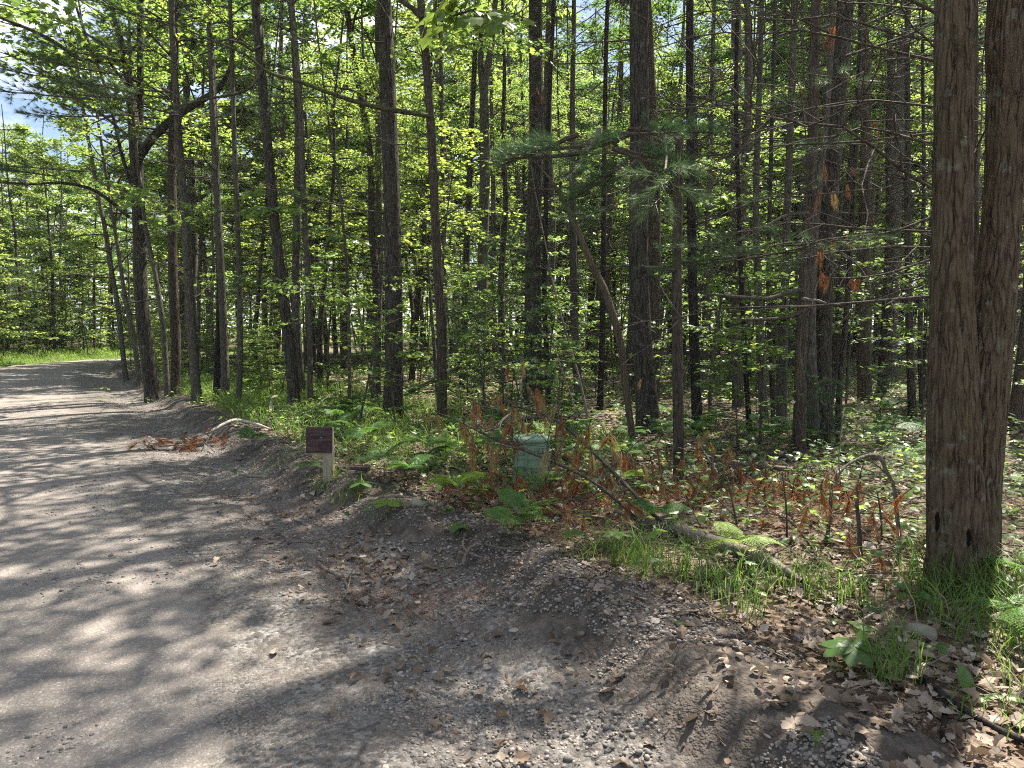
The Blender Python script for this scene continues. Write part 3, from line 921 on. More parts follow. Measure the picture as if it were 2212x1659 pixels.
# the big two-stemmed maple close on the right
base = gp(2084, 1272); d = depth(base)
root = thing('maple_tree', 'big double-stemmed maple with rough reddish-brown bark and hollows at its base', 'tree', base, 'trees along the edge of the woods')
def rows_of(pts, base, d): return [[*((base if i == 0 and False else pt(px, py, d)) - base), w * d / (2 * F_PX)] for i, (px, py, w) in enumerate(pts)]
stemA = rows_of([(2074, 1290, 128), (2068, 1180, 112), (2062, 1000, 106), (2059, 800, 95), (2055, 600, 81), (2057, 400, 76), (2061, 200, 75), (2063, 0, 76)], base, d)
stemB = rows_of([(2092, 1290, 118), (2095, 1180, 108), (2104, 1000, 104), (2126, 800, 94), (2152, 600, 78), (2167, 400, 72), (2176, 200, 78), (2184, 0, 88)], base, d + .06)
for st in (stemA, stemB):
    l = np.array(st[-1]); dv = np.array(st[-1][:3]) - np.array(st[-3][:3]); dv /= np.linalg.norm(dv)
    for k in range(6):
        l = l.copy(); l[:3] += dv * 2.2; l[3] *= .80; dv = dv + np.array([.02, .03, 0]); st.append(list(l))
link('trunk', trunk_mesh(np.array(stemA), 190, .016, 41, M['bark_maple'], .05, .085, 6.5, 3.2, .3), root)
link('trunk', trunk_mesh(np.array(stemB), 180, .016, 57, M['bark_maple'], .08, .085, 6.5, 3.2, .3), root)
pa, pb = np.array(stemA), np.array(stemB)
BIG = (root, base, d)
for (px, py, w, hh, dd) in ((2023, 1128, 2.2, 22, .215), (2091, 1162, 2.0, 20, .305)):      # two slit hollows: near-black solids, their inner shade put in the colour
    V, T = stone_mesh(3, 2, .15)
    dep = d - dd
    c = pt(px, py, dep) - base
    s_ = dep / F_PX
    m_hole = bpy.data.materials.get('hollow_shade') or NT('hollow_shade')
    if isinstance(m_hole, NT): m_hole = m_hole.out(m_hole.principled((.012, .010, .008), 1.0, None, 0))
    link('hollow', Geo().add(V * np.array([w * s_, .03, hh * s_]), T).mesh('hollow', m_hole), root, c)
    lip = np.array([[math.cos(a) * w * 1.9 * s_ + math.sin(2 * a) * .004, .012, math.sin(a) * hh * 1.12 * s_] for a in np.linspace(0, 2 * math.pi, 22)])
    link('hollow_lip', Geo().add(*tube(lip, .013 + .004 * np.sin(np.arange(22) * 1.9), 7, cap=False)).mesh('hollow_lip', M['bark_maple']), root, c)
crown_on(root, pa, 8.0, 2, .55, 1.0); crown_on(root, pb, 8.5, 0, .5, 2.0)

E = 'trees along the edge of the woods'
TREES = [
 # key, name, label, bark, measured points, top, crown, fine, dead, dz
 ('A', 'oak_tree', 'dark furrowed oak nearest the road bend, with a heavy limb forking off to one side', 'bark_dark', [(332, 868, 36), (312, 720, 29), (303, 600, 28), (301, 500, 27), (296, 380, 26), (292, 300, 26), (284, 220, 18), (268, 120, 15), (240, 0, 12)], 15, (2, 6.0, 1.1), 2, 7, (1.5, 6)),
 ('B', 'pine_tree', 'lichen-spotted pine just beside the dark forked oak', 'bark_grey', [(426, 868, 21), (416, 740, 19), (405, 560, 18), (398, 440, 17), (388, 330, 16), (380, 200, 14), (370, 0, 12)], 17, (0, 8.5, 0.60, 'p'), 1, 16, (2, 8.5)),
 ('C', 'maple_tree', 'thin bowed maple standing at the very edge of the road bend', 'bark_grey', [(272, 826, 11), (263, 740, 10), (254, 660, 10), (240, 580, 10), (228, 500, 9), (214, 430, 8)], 12, (2, 3.6, .9), 0, 2, (2, 5)),
 ('D', 'maple_tree', 'slim leaning maple tucked behind the dark forked oak', 'bark_grey', [(301, 836, 11), (291, 740, 10), (281, 690, 10), (268, 630, 9), (258, 560, 8)], 12, (0, 4.6, .9), 0, 2, (2, 5)),
 ('F', 'maple_tree', 'slender grey maple leaning over between oak and pine', 'bark_grey', [(362, 860, 11), (355, 740, 11), (342, 630, 10), (324, 540, 9), (312, 470, 8)], 13, (3, 6, 0.48), 0, 2, (2, 5)),
 ('G', 'oak_tree', 'stout brownish trunk behind the lichen-spotted pine', 'bark_red', [(379, 858, 21), (380, 743, 20), (374, 600, 19), (372, 440, 18), (372, 300, 16)], 16, (4, 7.5, .9), 1, 3, (2, 6)),
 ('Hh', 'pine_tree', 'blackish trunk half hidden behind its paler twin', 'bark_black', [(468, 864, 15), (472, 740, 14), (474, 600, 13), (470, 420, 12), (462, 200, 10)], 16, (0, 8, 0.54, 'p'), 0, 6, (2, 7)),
 ('I', 'pine_tree', 'mid-sized pine trunk with bare dead twigs right of its black twin', 'bark_grey', [(489, 866, 19), (484, 740, 17), (480, 640, 16), (470, 450, 15), (460, 250, 13), (450, 0, 10)], 17, (0, 9, 0.54, 'p'), 1, 10, (2, 8)),
 ('J', 'maple_tree', 'straight grey maple between the twin pines and the leaning dark trunk', 'bark_grey', [(515, 878, 12), (519, 740, 12), (516, 560, 11), (507, 330, 10), (500, 100, 9)], 15, (0, 7.5, 0.48), 0, 3, (2, 6)),
 ('K', 'pine_tree', 'long dark pine trunk leaning toward the road behind the brown sign', 'bark_dark', [(637, 894, 29), (627, 760, 25), (612, 640, 23), (600, 540, 22), (582, 360, 21), (566, 170, 20), (552, 0, 19)], 18, (0, 9.5, 0.66, 'p'), 2, 12, (2.5, 9)),
 ('L', 'maple_tree', 'thin lichen-grey maple just right of the leaning dark pine', 'bark_grey', [(671, 893, 13), (669, 740, 12), (665, 600, 12), (655, 400, 12), (648, 220, 12), (630, 0, 10)], 16, (0, 8, .9), 1, 2, (2, 6)),
 ('N', 'maple_tree', 'pole-thin maple midway between the two thickest left trunks', 'bark_grey', [(755, 892, 8), (754, 740, 7), (749, 580, 7), (735, 420, 6), (716, 310, 5)], 10, (3, 4.5, 0.42), 0, 0),
 ('M', 'pine_tree', 'thick straight dark pine with broad flared foot right of the sign', 'bark_dark', [(848, 904, 47), (851, 800, 40), (851, 713, 38), (849, 553, 37), (845, 380, 36), (838, 200, 35), (829, 0, 32)], 19, (4, 9, 1.0), 2, 3, (2.5, 8)),
 ('O', 'oak_tree', 'crooked oak whose stem kinks behind the thick straight pine', 'bark_dark', [(814, 871, 17), (815, 740, 16), (812, 600, 16), (803, 500, 15), (799, 330, 14), (768, 150, 13), (747, 0, 12)], 16, (1, 8, .9), 1, 4, (3, 8)),
 ('O2', 'maple_tree', 'pale thin maple leaning in front of the crooked oak', 'bark_grey', [(803, 882, 10), (811, 780, 9), (818, 690, 8), (822, 600, 7)], 9, (3, 4.5, 0.42), 0, 0),
 ('P', 'cedar_tree', 'reddish stringy-barked trunk with a mossy branch reaching across the left', 'bark_red', [(955, 928, 25), (954, 800, 21), (953, 700, 21), (946, 590, 20), (936, 380, 19), (926, 200, 18), (909, 0, 17)], 16, (2, 7.5, 1.15), 2, 5, (2, 8)),
 ('Q', 'pine_tree', 'dim straight pole right behind the reddish stringy trunk', 'bark_grey', [(965, 850, 11), (962, 700, 10), (958, 500, 10), (954, 250, 9), (950, 0, 8)], 17, (1, 10, 0.48), 0, 10, (2, 9)),
 ('Rr', 'oak_tree', 'slim black-and-tan trunk right of the reddish stringy one', 'bark_dark', [(999, 838, 17), (1005, 640, 15), (1012, 440, 14), (1020, 250, 12), (1030, 0, 10)], 17, (4, 9, 0.6), 0, 4, (3, 9)),
 ('S', 'maple_tree', 'tall grey maple forking into a narrow V high up', 'bark_grey', [(1034, 842, 27), (1040, 680, 24), (1044, 520, 23), (1048, 330, 22), (1046, 200, 18), (1062, 90, 13), (1070, 0, 12)], 17, (0, 9, 0.85), 1, 2, (3, 8)),
 ('T', 'pine_tree', 'thick dark pine directly behind the green utility pedestal', 'bark_dark', [(1152, 880, 42), (1151, 740, 37), (1151, 553, 34), (1157, 350, 31), (1158, 200, 30), (1157, 0, 29)], 19, (0, 9.5, 0.9, 'p'), 2, 10, (3, 9)),
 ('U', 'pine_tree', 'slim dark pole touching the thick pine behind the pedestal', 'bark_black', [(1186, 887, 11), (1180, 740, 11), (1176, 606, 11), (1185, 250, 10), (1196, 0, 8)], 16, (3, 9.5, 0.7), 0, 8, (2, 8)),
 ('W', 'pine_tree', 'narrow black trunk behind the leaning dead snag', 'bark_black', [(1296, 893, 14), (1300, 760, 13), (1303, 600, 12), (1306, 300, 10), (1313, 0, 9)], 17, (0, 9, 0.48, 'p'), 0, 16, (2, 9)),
 ('X', 'pine_tree', 'widest mid-wood pine, flaring at its foot behind the slim broken-topped trunk', 'bark_dark', [(1403, 938, 60), (1395, 840, 46), (1385, 713, 43), (1379, 553, 42), (1381, 300, 41), (1381, 0, 40)], 20, (0, 8.5, 1.15), 2, 10, (3, 9)),
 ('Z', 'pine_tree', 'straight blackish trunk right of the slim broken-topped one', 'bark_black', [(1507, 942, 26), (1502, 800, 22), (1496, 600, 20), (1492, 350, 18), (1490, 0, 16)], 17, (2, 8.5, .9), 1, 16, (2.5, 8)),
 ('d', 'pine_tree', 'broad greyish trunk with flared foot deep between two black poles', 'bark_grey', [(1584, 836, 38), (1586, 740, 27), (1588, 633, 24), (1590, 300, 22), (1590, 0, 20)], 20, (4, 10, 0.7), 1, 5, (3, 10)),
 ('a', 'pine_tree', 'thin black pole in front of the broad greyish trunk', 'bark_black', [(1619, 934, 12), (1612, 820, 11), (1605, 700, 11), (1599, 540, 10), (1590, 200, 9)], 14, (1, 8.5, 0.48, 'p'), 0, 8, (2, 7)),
 ('b', 'maple_tree', 'grey trunk with a mossy foot right of the thin black pole', 'bark_grey', [(1650, 912, 20), (1644, 780, 18), (1638, 633, 16), (1633, 430, 14), (1640, 200, 12)], 16, None, 1, 5, (2, 8)),
 ('c', 'maple_tree', 'smooth greenish-grey trunk left of the close group of three', 'bark_grey', [(1688, 936, 26), (1690, 800, 21), (1694, 686, 18), (1697, 553, 17), (1708, 250, 15), (1716, 0, 14)], 17, (2, 9, 0.6), 1, 5, (2, 8)),
 ('c2', 'maple_tree', 'dark slim trunk tucked beside the smooth greenish-grey one', 'bark_dark', [(1672, 926, 11), (1667, 800, 11), (1660, 640, 10), (1664, 400, 9), (1672, 100, 8)], 15, (3, 9, 0.48), 0, 6, (2, 8)),
 ('e', 'pine_tree', 'reddish trunk of the close group of three with a tan bark wound and stubby limbs', 'bark_red', [(1725, 982, 27), (1728, 860, 25), (1731, 740, 24), (1739, 580, 23), (1754, 350, 22), (1763, 0, 21)], 16, (1, 9.5, 0.4, 'p'), 2, 4, (3.5, 8)),
 ('f', 'maple_tree', 'smooth grey trunk in the middle of the close group of three', 'bark_grey', [(1758, 971, 29), (1755, 860, 25), (1752, 740, 21), (1756, 580, 16), (1770, 400, 13), (1790, 200, 11)], 14, (0, 8.5, 0.48), 2, 2, (3, 7), .2),
 ('g', 'oak_tree', 'thickest dark furrowed trunk at the back of the close group of three', 'bark_dark', [(1783, 962, 42), (1779, 860, 35), (1779, 740, 33), (1785, 553, 34), (1802, 300, 35), (1826, 0, 34)], 19, (2, 11, .45), 2, 8, (3, 9)),
 ('h', 'pine_tree', 'thin leaning pole right of the thickest furrowed trunk', 'bark_dark', [(1806, 960, 14), (1814, 840, 13), (1823, 740, 12), (1833, 606, 11), (1850, 300, 9), (1862, 0, 8)], 15, (0, 9, 0.48, 'p'), 0, 14, (2, 8)),
 ('j', 'oak_tree', 'far stout trunk with narrow furrows left of the big double maple', 'bark_grey', [(1919, 836, 40), (1922, 740, 30), (1926, 633, 26), (1936, 400, 25), (1946, 220, 24), (1957, 0, 22)], 20, (4, 10, 0.7), 1, 8, (3, 10)),
 ('k', 'maple_tree', 'slim dark-footed trunk nearest the big double maple', 'bark_dark', [(1971, 910, 19), (1966, 760, 16), (1963, 633, 15), (1961, 400, 13), (1960, 200, 11)], 16, (0, 9, 0.54), 1, 10, (2, 8)),
 ('l', 'maple_tree', 'spindly pole squeezed between slim trunk and big double maple', 'bark_dark', [(1992, 899, 11), (1988, 760, 10), (1990, 600, 9), (1996, 400, 8)], 13, (3, 8, 0.48), 0, 8, (2, 8)),
]
for row in TREES:
    key, nm, lab, bk, pts, top, crown, fine, dead = row[:9]
    dz = row[9] if len(row) > 9 else (2, 6)
    fl = row[10] if len(row) > 10 else .35
    TR[key] = forest_tree(nm, lab, 'tree', bk, pts, top, crown, fine, dead, dz, fl, False, E)

# broken-topped slim pine, dead snags
TR['Y'] = forest_tree('pine_tree', 'slim broken-topped pine with sunlit green needle tufts, its edge rimmed by light', 'tree', 'bark_red',
                      [(1466, 1040, 25), (1465, 900, 23), (1463, 720, 22), (1462, 553, 21), (1466, 400, 20), (1468, 262, 17)], 3, None, 2, 0, broken=True, group=E, flare=.1)
TR['V'] = forest_tree('dead_snag', 'pale bare dead trunk leaning left with a snapped pointed top', 'dead tree', 'bark_pale',
                      [(1368, 968, 16), (1360, 900, 15), (1351, 833, 15), (1340, 740, 16), (1308, 632, 16), (1275, 566, 14), (1240, 480, 12), (1205, 412, 9), (1172, 366, 3)], 3, None, 1, 0, broken=True, group=None, flare=.1)
TR['i'] = forest_tree('dead_snag', 'upright tan barkless snag deep in the wood left of the big double maple', 'dead tree', 'bark_pale',
                      [(1867, 836, 15), (1872, 740, 14), (1876, 660, 13), (1879, 553, 11), (1886, 440, 8), (1892, 360, 3)], 3, None, 1, 0, broken=True, group=None, flare=.1)

# limbs that show
r_, p_, b_, d_ = TR['A']
px_tube(r_, b_, [(296, 345, 20), (330, 298, 18), (372, 258, 17), (420, 226, 15), (462, 200, 13), (486, 172, 10), (498, 142, 6)], d_ - .05, 'bark_dark', 'limb', 10, .15)
px_tube(r_, b_, [(296, 330, 15), (303, 250, 14), (303, 150, 13), (303, 0, 12), (306, -140, 9)], d_ + .2, 'bark_dark', 'limb', 10, .2)
px_tube(r_, b_, [(290, 420, 9), (262, 330, 8), (244, 250, 7), (215, 150, 7), (180, 60, 6), (150, -30, 5)], d_, 'bark_dark', 'limb', 8, .2)
px_tube(r_, b_, [(268, 130, 7), (180, 130, 8), (120, 92, 8), (60, 62, 7), (-10, 34, 6)], d_ - 1.0, 'bark_dark', 'limb', 8, .2, d_ - 3)
px_tube(r_, b_, [(280, 470, 8), (205, 412, 7), (130, 395, 6), (60, 398, 4), (-20, 388, 3)], d_ - .2, 'bark_dark', 'limb', 8, .2, d_ - 2)
px_tube(r_, b_, [(245, 600, 5), (205, 598, 5), (150, 593, 4), (107, 610, 2)], d_ + .5, 'bark_dark', 'limb', 6, .2)
r_, p_, b_, d_ = TR['P']
px_tube(r_, b_, [(926, 250, 10), (880, 243, 10), (830, 235, 10), (770, 220, 9), (700, 196, 9), (640, 174, 8), (580, 156, 7), (530, 118, 5), (470, 92, 4), (400, 62, 3), (330, 20, 2)], d_ - .1, 'mossy', 'limb', 9, .1, d_ - 2.5)
px_tube(r_, b_, [(912, 40, 13), (890, 16, 12), (868, 2, 10), (840, -40, 8)], d_ - .05, 'bark_red', 'limb', 8, .2)
r_, p_, b_, d_ = TR['S']
px_tube(r_, b_, [(1046, 215, 16), (1038, 140, 13), (1040, 70, 12), (1032, 0, 11), (1020, -120, 8)], d_, 'bark_grey', 'limb', 10, .2)
r_, p_, b_, d_ = TR['K']
px_tube(r_, b_, [(566, 150, 7), (540, 190, 6), (500, 205, 6), (440, 215, 5), (350, 240, 4)], d_ - .1, 'twig', 'limb', 7, .2, d_ - .9)
px_tube(r_, b_, [(560, 100, 6), (545, 110, 6), (520, 92, 6), (480, 85, 4), (440, 100, 3)], d_ - .1, 'twig', 'limb', 7, .2, d_ - .7)
r_, p_, b_, d_ = TR['e']
px_tube(r_, b_, [(1738, 625, 10), (1700, 632, 10), (1660, 645, 9), (1600, 642, 8), (1540, 636, 5), (1525, 636, 3)], d_ - .15, 'twig', 'limb', 8, .1, d_ - .6)
px_tube(r_, b_, [(1735, 670, 9), (1700, 685, 8), (1650, 690, 7), (1590, 690, 4), (1570, 680, 2)], d_ - .15, 'twig', 'limb', 8, .1, d_ - .5)
px_tube(r_, b_, [(1732, 645, 7), (1752, 648, 7), (1770, 650, 6), (1785, 655, 4)], d_ - .2, 'stick', 'limb', 8, .1, d_ - .4)
px_tube(r_, b_, [(1745, 460, 7), (1700, 465, 7), (1650, 490, 6), (1600, 500, 5), (1540, 530, 3)], d_ - .15, 'twig', 'limb', 8, .1, d_ - .7)
wound = [(1725, 870, 3), (1724, 830, 12), (1729, 790, 14), (1727, 765, 5), (1732, 700, 3), (1736, 660, 10), (1737, 630, 9), (1739, 600, 3)]
rows = np.array([[*(pt(px, py, d_ - .155) - b_), w * d_ / (2 * F_PX)] for px, py, w in wound])
ob = link('bare_wood_patch', trunk_mesh(rows, 10, .06, 5, M['bark_pale'], .15, 0, flare=0, name='bare_wood_patch'), r_)
ob['label'] = 'tan bark wound where the bare wood shows'
r_, p_, b_, d_ = TR['Y']
px_tube(r_, b_, [(1458, 585, 10), (1430, 578, 8), (1405, 578, 6), (1385, 573, 3)], d_ - .05, 'twig', 'limb', 8, .06)
px_tube(r_, b_, [(1466, 300, 8), (1445, 288, 8), (1437, 300, 8), (1440, 330, 8), (1437, 355, 6), (1434, 366, 3)], d_ - .12, 'stick', 'limb', 8, .04)
px_tube(r_, b_, [(1466, 380, 4), (1440, 318, 4), (1395, 290, 4), (1350, 285, 4), (1300, 292, 3), (1260, 305, 2)], d_ - .1, 'twig', 'limb', 8, .08, 3.7)
px_tube(r_, b_, [(1466, 285, 4), (1448, 280, 5), (1438, 300, 5), (1440, 335, 5), (1437, 368, 4)], d_ - .1, 'stick', 'limb', 8, .05, 3.3)
for k, (px, py, dd, az, tl) in enumerate(((1438, 365, 3.3, 200, -10), (1448, 380, 3.25, 150, -25), (1455, 400, 3.3, 260, -35), (1430, 400, 3.3, 100, -30), (1462, 365, 3.4, 290, 0), (1442, 420, 3.25, 180, -50), (1425, 430, 3.3, 120, -40), (1420, 375, 3.3, 80, 5), (1470, 405, 3.35, 270, -20))):
    link('needle_spray', NSPRAY[k % 2], r_, pt(px, py, dd) - b_, (RAD(tl), 0, RAD(az)), .8)
for k in range(15):
    u = R.uniform(0, 1)
    px, py, dd = 1285 + 150 * u, 285 + R.uniform(-10, 70), 3.9 + 1.2 * u
    link('pine_bough', DBOUGHS[k % 2], r_, pt(px, py, dd) - b_, (RAD(R.uniform(-50, 5)), R.uniform(-.5, .5), RAD(R.choice((100, 80, 120, 150, 230, 260, 175)))), R.uniform(.7, 1.0))
for px, py in ((1250, 290), (1270, 330)):
    link('pine_bough', DBOUGHS[1], r_, pt(px, py, 3.75) - b_, (RAD(R.uniform(-25, 5)), 0, RAD(R.uniform(70, 130))), .9)

NEAR_TUFTS = []
TR['bk'] = forest_tree('pine_tree', 'pine hidden behind the big double maple, its bare branches spreading left', 'tree', 'bark_red', [(2116, 1150, 18), (2112, 900, 16), (2108, 600, 15), (2106, 300, 13), (2106, 0, 12)], 14, (1, 8.5, .4, 'p'), 1, 0, (2, 8), .35, False, E)
r_, p_, b_, d_ = TR['bk']
rnd = random.Random(61)
for k in range(30):
    z = 1.75 + k * .15
    add_part(r_, 'dead_branch', DEAD[(4, 1, 3, 4)[k % 4]], p_, z, rnd.choice((95, 80, 110, 70, 120, 130)) + rnd.uniform(-12, 12), rnd.uniform(-8, 16), rnd.uniform(.8, 1.25), rnd.uniform(-1, 1))
# live white pine boughs hanging into view
def boughs(key, rows, pool=None):
    r_, p_, b_, d_ = TR[key]
    for k, (px, py, dd, az, tilt, s) in enumerate(rows):
        q = pt(px, py, d_ + dd) - b_
        link('pine_bough', (pool or BOUGHS)[k % 3], r_, q, (RAD(tilt), 0, RAD(az)), s)
boughs('B', [(385, 250, -.3, 100, 5, 1.3), (380, 200, -.4, 80, 0, 1.4), (375, 215, -1.2, 120, -5, 1.2), (300, 170, -1.0, 95, 0, 1.2), (240, 190, -1.3, 100, 0, 1.2), (385, 140, -.5, 140, 10, 1.1), (390, 300, -.3, 75, -5, 1.0),
             (330, 110, -1.0, 60, 5, 1.2), (430, 120, -.8, 250, 5, 1.1), (250, 250, -1.2, 85, -8, 1.1), (180, 370, -1.5, 95, -4, 1.0), (120, 380, -1.2, 110, -2, 1.1), (400, 60, -.6, 110, 0, 1.2), (460, 50, -.8, 280, 0, 1.1), (60, 400, -1.5, 80, 0, 1.0), (300, 215, -1.4, 85, -3, 1.2), (200, 215, -1.6, 95, -3, 1.2), (340, 255, -.9, 110, -6, 1.1), (260, 130, -1.2, 80, 4, 1.2), (430, 180, -.7, 255, 0, 1.1), (470, 230, -.8, 270, -5, 1.0)], FBOUGHS)
boughs('X', [(1370, 330, -1.3, 120, -10, .9), (1375, 420, -1.4, 150, -20, .8), (1390, 380, -1.2, 200, -15, .9), (1420, 240, -1.0, 260, 0, 1.0)])
boughs('g', [(1790, 70, -1.0, 130, -5, 1.2), (1830, 120, -1.2, 190, -10, 1.2), (1850, 60, -1.0, 220, 0, 1.1), (1810, 330, -1.1, 150, -10, .8), (1780, 400, -1.0, 130, -15, .7), (1910, 130, -1.0, 250, -5, 1.2), (1960, 60, -1.0, 240, 0, 1.2)])
for row in (((2010, 470, 6), (1930, 500, 6), (1850, 510, 5), (1770, 520, 4), (1720, 545, 3)), ((2010, 560, 5), (1920, 590, 5), (1850, 600, 4), (1790, 600, 3))):
    px_tube(r_, b_, list(row), d_ - .1, 'twig', 'limb', 6, .1, 4.9)
for k, (px, py, dd, az, tl) in enumerate(((1730, 530, 4.9, 110, -5), (1718, 545, 4.9, 80, -15), (1745, 520, 4.9, 150, 0), (1760, 525, 4.95, 200, -20), (1700, 500, 4.85, 70, 10), (1790, 520, 5.0, 230, -10), (1735, 545, 4.9, 130, -35), (1800, 175, 5.2, 120, -10), (1830, 180, 5.2, 220, -10), (1815, 150, 5.2, 170, -20))):
    link('needle_spray', NSPRAY[k % 2], r_, pt(px, py, dd) - b_, (RAD(tl), 0, RAD(az)), .9)
boughs('bk', [(1760, 520, 4.95 - d_, 120, -10, .5), (1735, 535, 4.9 - d_, 95, -10, .5), (1790, 515, 5.0 - d_, 200, -15, .45), (1720, 545, 4.9 - d_, 80, -5, .45), (1760, 525, 4.9 - d_, 70, 0, .5)])
for k, (px, py, dd, s) in enumerate(((1772, 588, 4.9, 1.0), (1790, 600, 4.9, 1.0), (1840, 602, 5.0, 1.1), (1855, 605, 5.1, 1.0), (1775, 530, 4.95, 1.1), (1800, 515, 5.0, 1.0), (1830, 510, 5.05, 1.0), (1770, 545, 4.9, 1.1))):
    NEAR_TUFTS.append((px, py, dd, s))

# orange dead tufts still hanging in the trees
def tuft_mesh(seed, n=42, ln=.13, w=.0035, tone=.3, droop=.6, spread=.6):
    global NR
    NR = np.random.default_rng(seed)
    g = Geo()
    P = curve_branch((0, 0, .0), (.1, .1, -1), .06, 3, 0, .2)
    needles(g, P[0], np.array([.15, .1, -.6]), n // 2, ln, w, spread, tone, 0, droop * .4)
    needles(g, P[2], np.array([.0, .1, -.9]), n - n // 2, ln, w, spread * .8, tone, 0, droop * .4)
    g.add(*tube(np.vstack([[-.03, -.02, .05], P]), [.003, .003, .002, .002, .0015], 4, cap=False), mat=1)
    return g.mesh('needle_tuft', [M['dead_needle'], M['twig']], False)
TUFTS = [tuft_mesh(600, 56, .12, .0030, .12), tuft_mesh(601, 56, .12, .0030, .3, .7, .4), tuft_mesh(602, 60, .14, .0030, .55, .8, .45), tuft_mesh(603, 60, .15, .0030, .9, .9, .4), tuft_mesh(604, 50, .10, .0032, .22, .3, .75)]
for key, rows in (('g', [(1799, 62, 5, -1), (1780, 355, 3, -1), (1770, 410, 3, -1), (1765, 435, 2.5, -1), (1800, 415, 3, -1), (1778, 592, 2.5, -.5), (1830, 400, 2.5, -.5), (1845, 365, 2, -.5)]),
                  ('j', [(1855, 600, 4, -4), (1838, 615, 3, -4), (1885, 265, 4, -3), (1900, 280, 4, -3), (1915, 270, 3, -3), (1870, 170, 3, -3)]),
                  ('X', [(1330, 430, 2.5, -1.5), (1310, 310, 2.5, -1.5), (1405, 280, 2.5, -1), (1350, 300, 2.0, -1.2), (1385, 820, 2, -.5)]),
                  ('S', [(1040, 800, 5, -.5), (1050, 790, 4, -.5), (1545, 370, 2, -6)]), ('T', [(1160, 190, 2.5, -.5), (1150, 110, 2.5, -.5), (1170, 210, 2.5, -.5)])):
    r_, p_, b_, d_ = TR[key]
    for k, (px, py, s, dd) in enumerate(rows):
        link('needle_tuft', TUFTS[(k * 2) % 5], r_, pt(px, py, d_ + dd) - b_, (R.uniform(-.3, .3), R.uniform(-.3, .3), R.uniform(0, 6)), s * .42)

r_, p_, b_, d_ = TR['bk']
for k, (px, py, dd, s_) in enumerate(NEAR_TUFTS):
    link('needle_tuft', TUFTS[(0, 1, 4)[k % 3]], r_, pt(px, py, dd) - b_, (R.uniform(-.4, .4), R.uniform(-.4, .4), R.uniform(0, 6)), s_ * .75)

# leafy maple sprays hanging off the trunks
def sprays(key, rows):
    r_, p_, b_, d_ = TR[key]
    for k, (px, py, dd, az, s) in enumerate(rows):
        link('leafy_branch', SPRAYS[k % 4], r_, pt(px, py, d_ + dd) - b_, (R.uniform(-.2, .15), R.uniform(-.25, .25), RAD(az)), s)
sprays('M', [(850, 640, -.4, 200, .55), (850, 650, -.4, 120, .5), (830, 90, -.6, 100, 1.0), (860, 110, -.5, 250, .9), (840, 40, -.6, 160, 1.0), (850, 160, -.5, 200, .8), (835, 0, -.5, 80, 1.1)])
sprays('P', [ (920, 120, -.5, 260, .8), (960, 110, -.8, 240, .8)])
mroot, mbase, md = BIG
OVER = leafy_branch(410, .4, 5, 5, .115, ('maple', 'twig'), tone=.6)
lw = np.array([[*(np.array(q) - mbase), r] for *q, r in ((2.75, 4.45, 4.7, .05), (2.0, 4.3, 4.75, .04), (1.1, 4.0, 4.6, .03), (.35, 3.75, 4.2, .02), (-.15, 3.6, 3.75, .01))])
link('limb', trunk_mesh(lw, 8, .1, 9, M['bark_maple'], .05, 0, flare=0, name='limb'), mroot)
for k, (px, py, dd, az, s) in enumerate(((1050, 20, 3.65, 110, .42), (1075, 35, 3.6, 160, .4), (1040, -10, 3.6, 130, .42), (1080, -50, 3.7, 200, .5))):
    link('leafy_branch', OVER, mroot, pt(px, py, dd) - mbase, (RAD(-30), R.uniform(-.3, .3), RAD(az)), s * 2)
sprays('L', [(665, 640, -.6, 100, .8), (668, 650, -.8, 180, .8), (660, 700, -.7, 140, .7), (672, 640, -.6, 250, .8), (690, 760, -.6, 240, .8)])
sprays('A', [(60, 30, -3, 60, 1.5), (100, 80, -2.5, 100, 1.5), (40, 120, -2.5, 70, 1.4), (150, 120, -1.5, 200, 1.4), (20, 200, -2.5, 90, 1.5), (110, 160, -2, 120, 1.4), (60, 280, -2.0, 110, 1.4), (20, 330, -2.0, 80, 1.4), (180, 60, -.8, 80, 1.4), (215, 100, -.5, 120, 1.4)])
sprays('I', [(400, 440, -2, 90, 1.0), (440, 420, -2, 260, 1.2), (430, 470, -2, 200, 1.0), (480, 480, -2, 250, 1.2), (460, 520, -1.5, 150, 1.2), (520, 520, -1.5, 260, 1.2)])

# ---------------------------------------------------------------- filler trees behind
def filler_trunk(seed, r0, top, bark_key):
    rnd = random.Random(seed)
    P = []; x = y = 0; lx, ly = rnd.uniform(-.06, .06), rnd.uniform(-.06, .06)
    for k in range(9):
        z = -.2 + (top + .2) * k / 8
        P.append([x, y, z, max(.02, r0 * (1 - .85 * k / 8))])
        x += lx * top / 8 + rnd.uniform(-.12, .12); y += ly * top / 8 + rnd.uniform(-.12, .12)
    return trunk_mesh(np.array(P), 10, .45, seed, M[bark_key], .07, 0, flare=.3), np.array(P)
FT = [filler_trunk(700 + k, r, t, b) for k, (r, t, b) in enumerate(((.17, 17, 'bark_grey'), (.12, 15, 'bark_dark'), (.09, 13, 'bark_dark'), (.20, 19, 'bark_dark'), (.10, 15, 'bark_grey'), (.14, 17, 'bark_red'), (.07, 11, 'bark_grey'), (.22, 20, 'bark_grey')))]
taken = [(float(v[2][0]), float(v[2][1])) for v in TR.values()] + [(float(base[0]), float(base[1]))]
def free(x, y, dmin):
    return all((x - a) ** 2 + (y - b) ** 2 > dmin * dmin for a, b in taken)

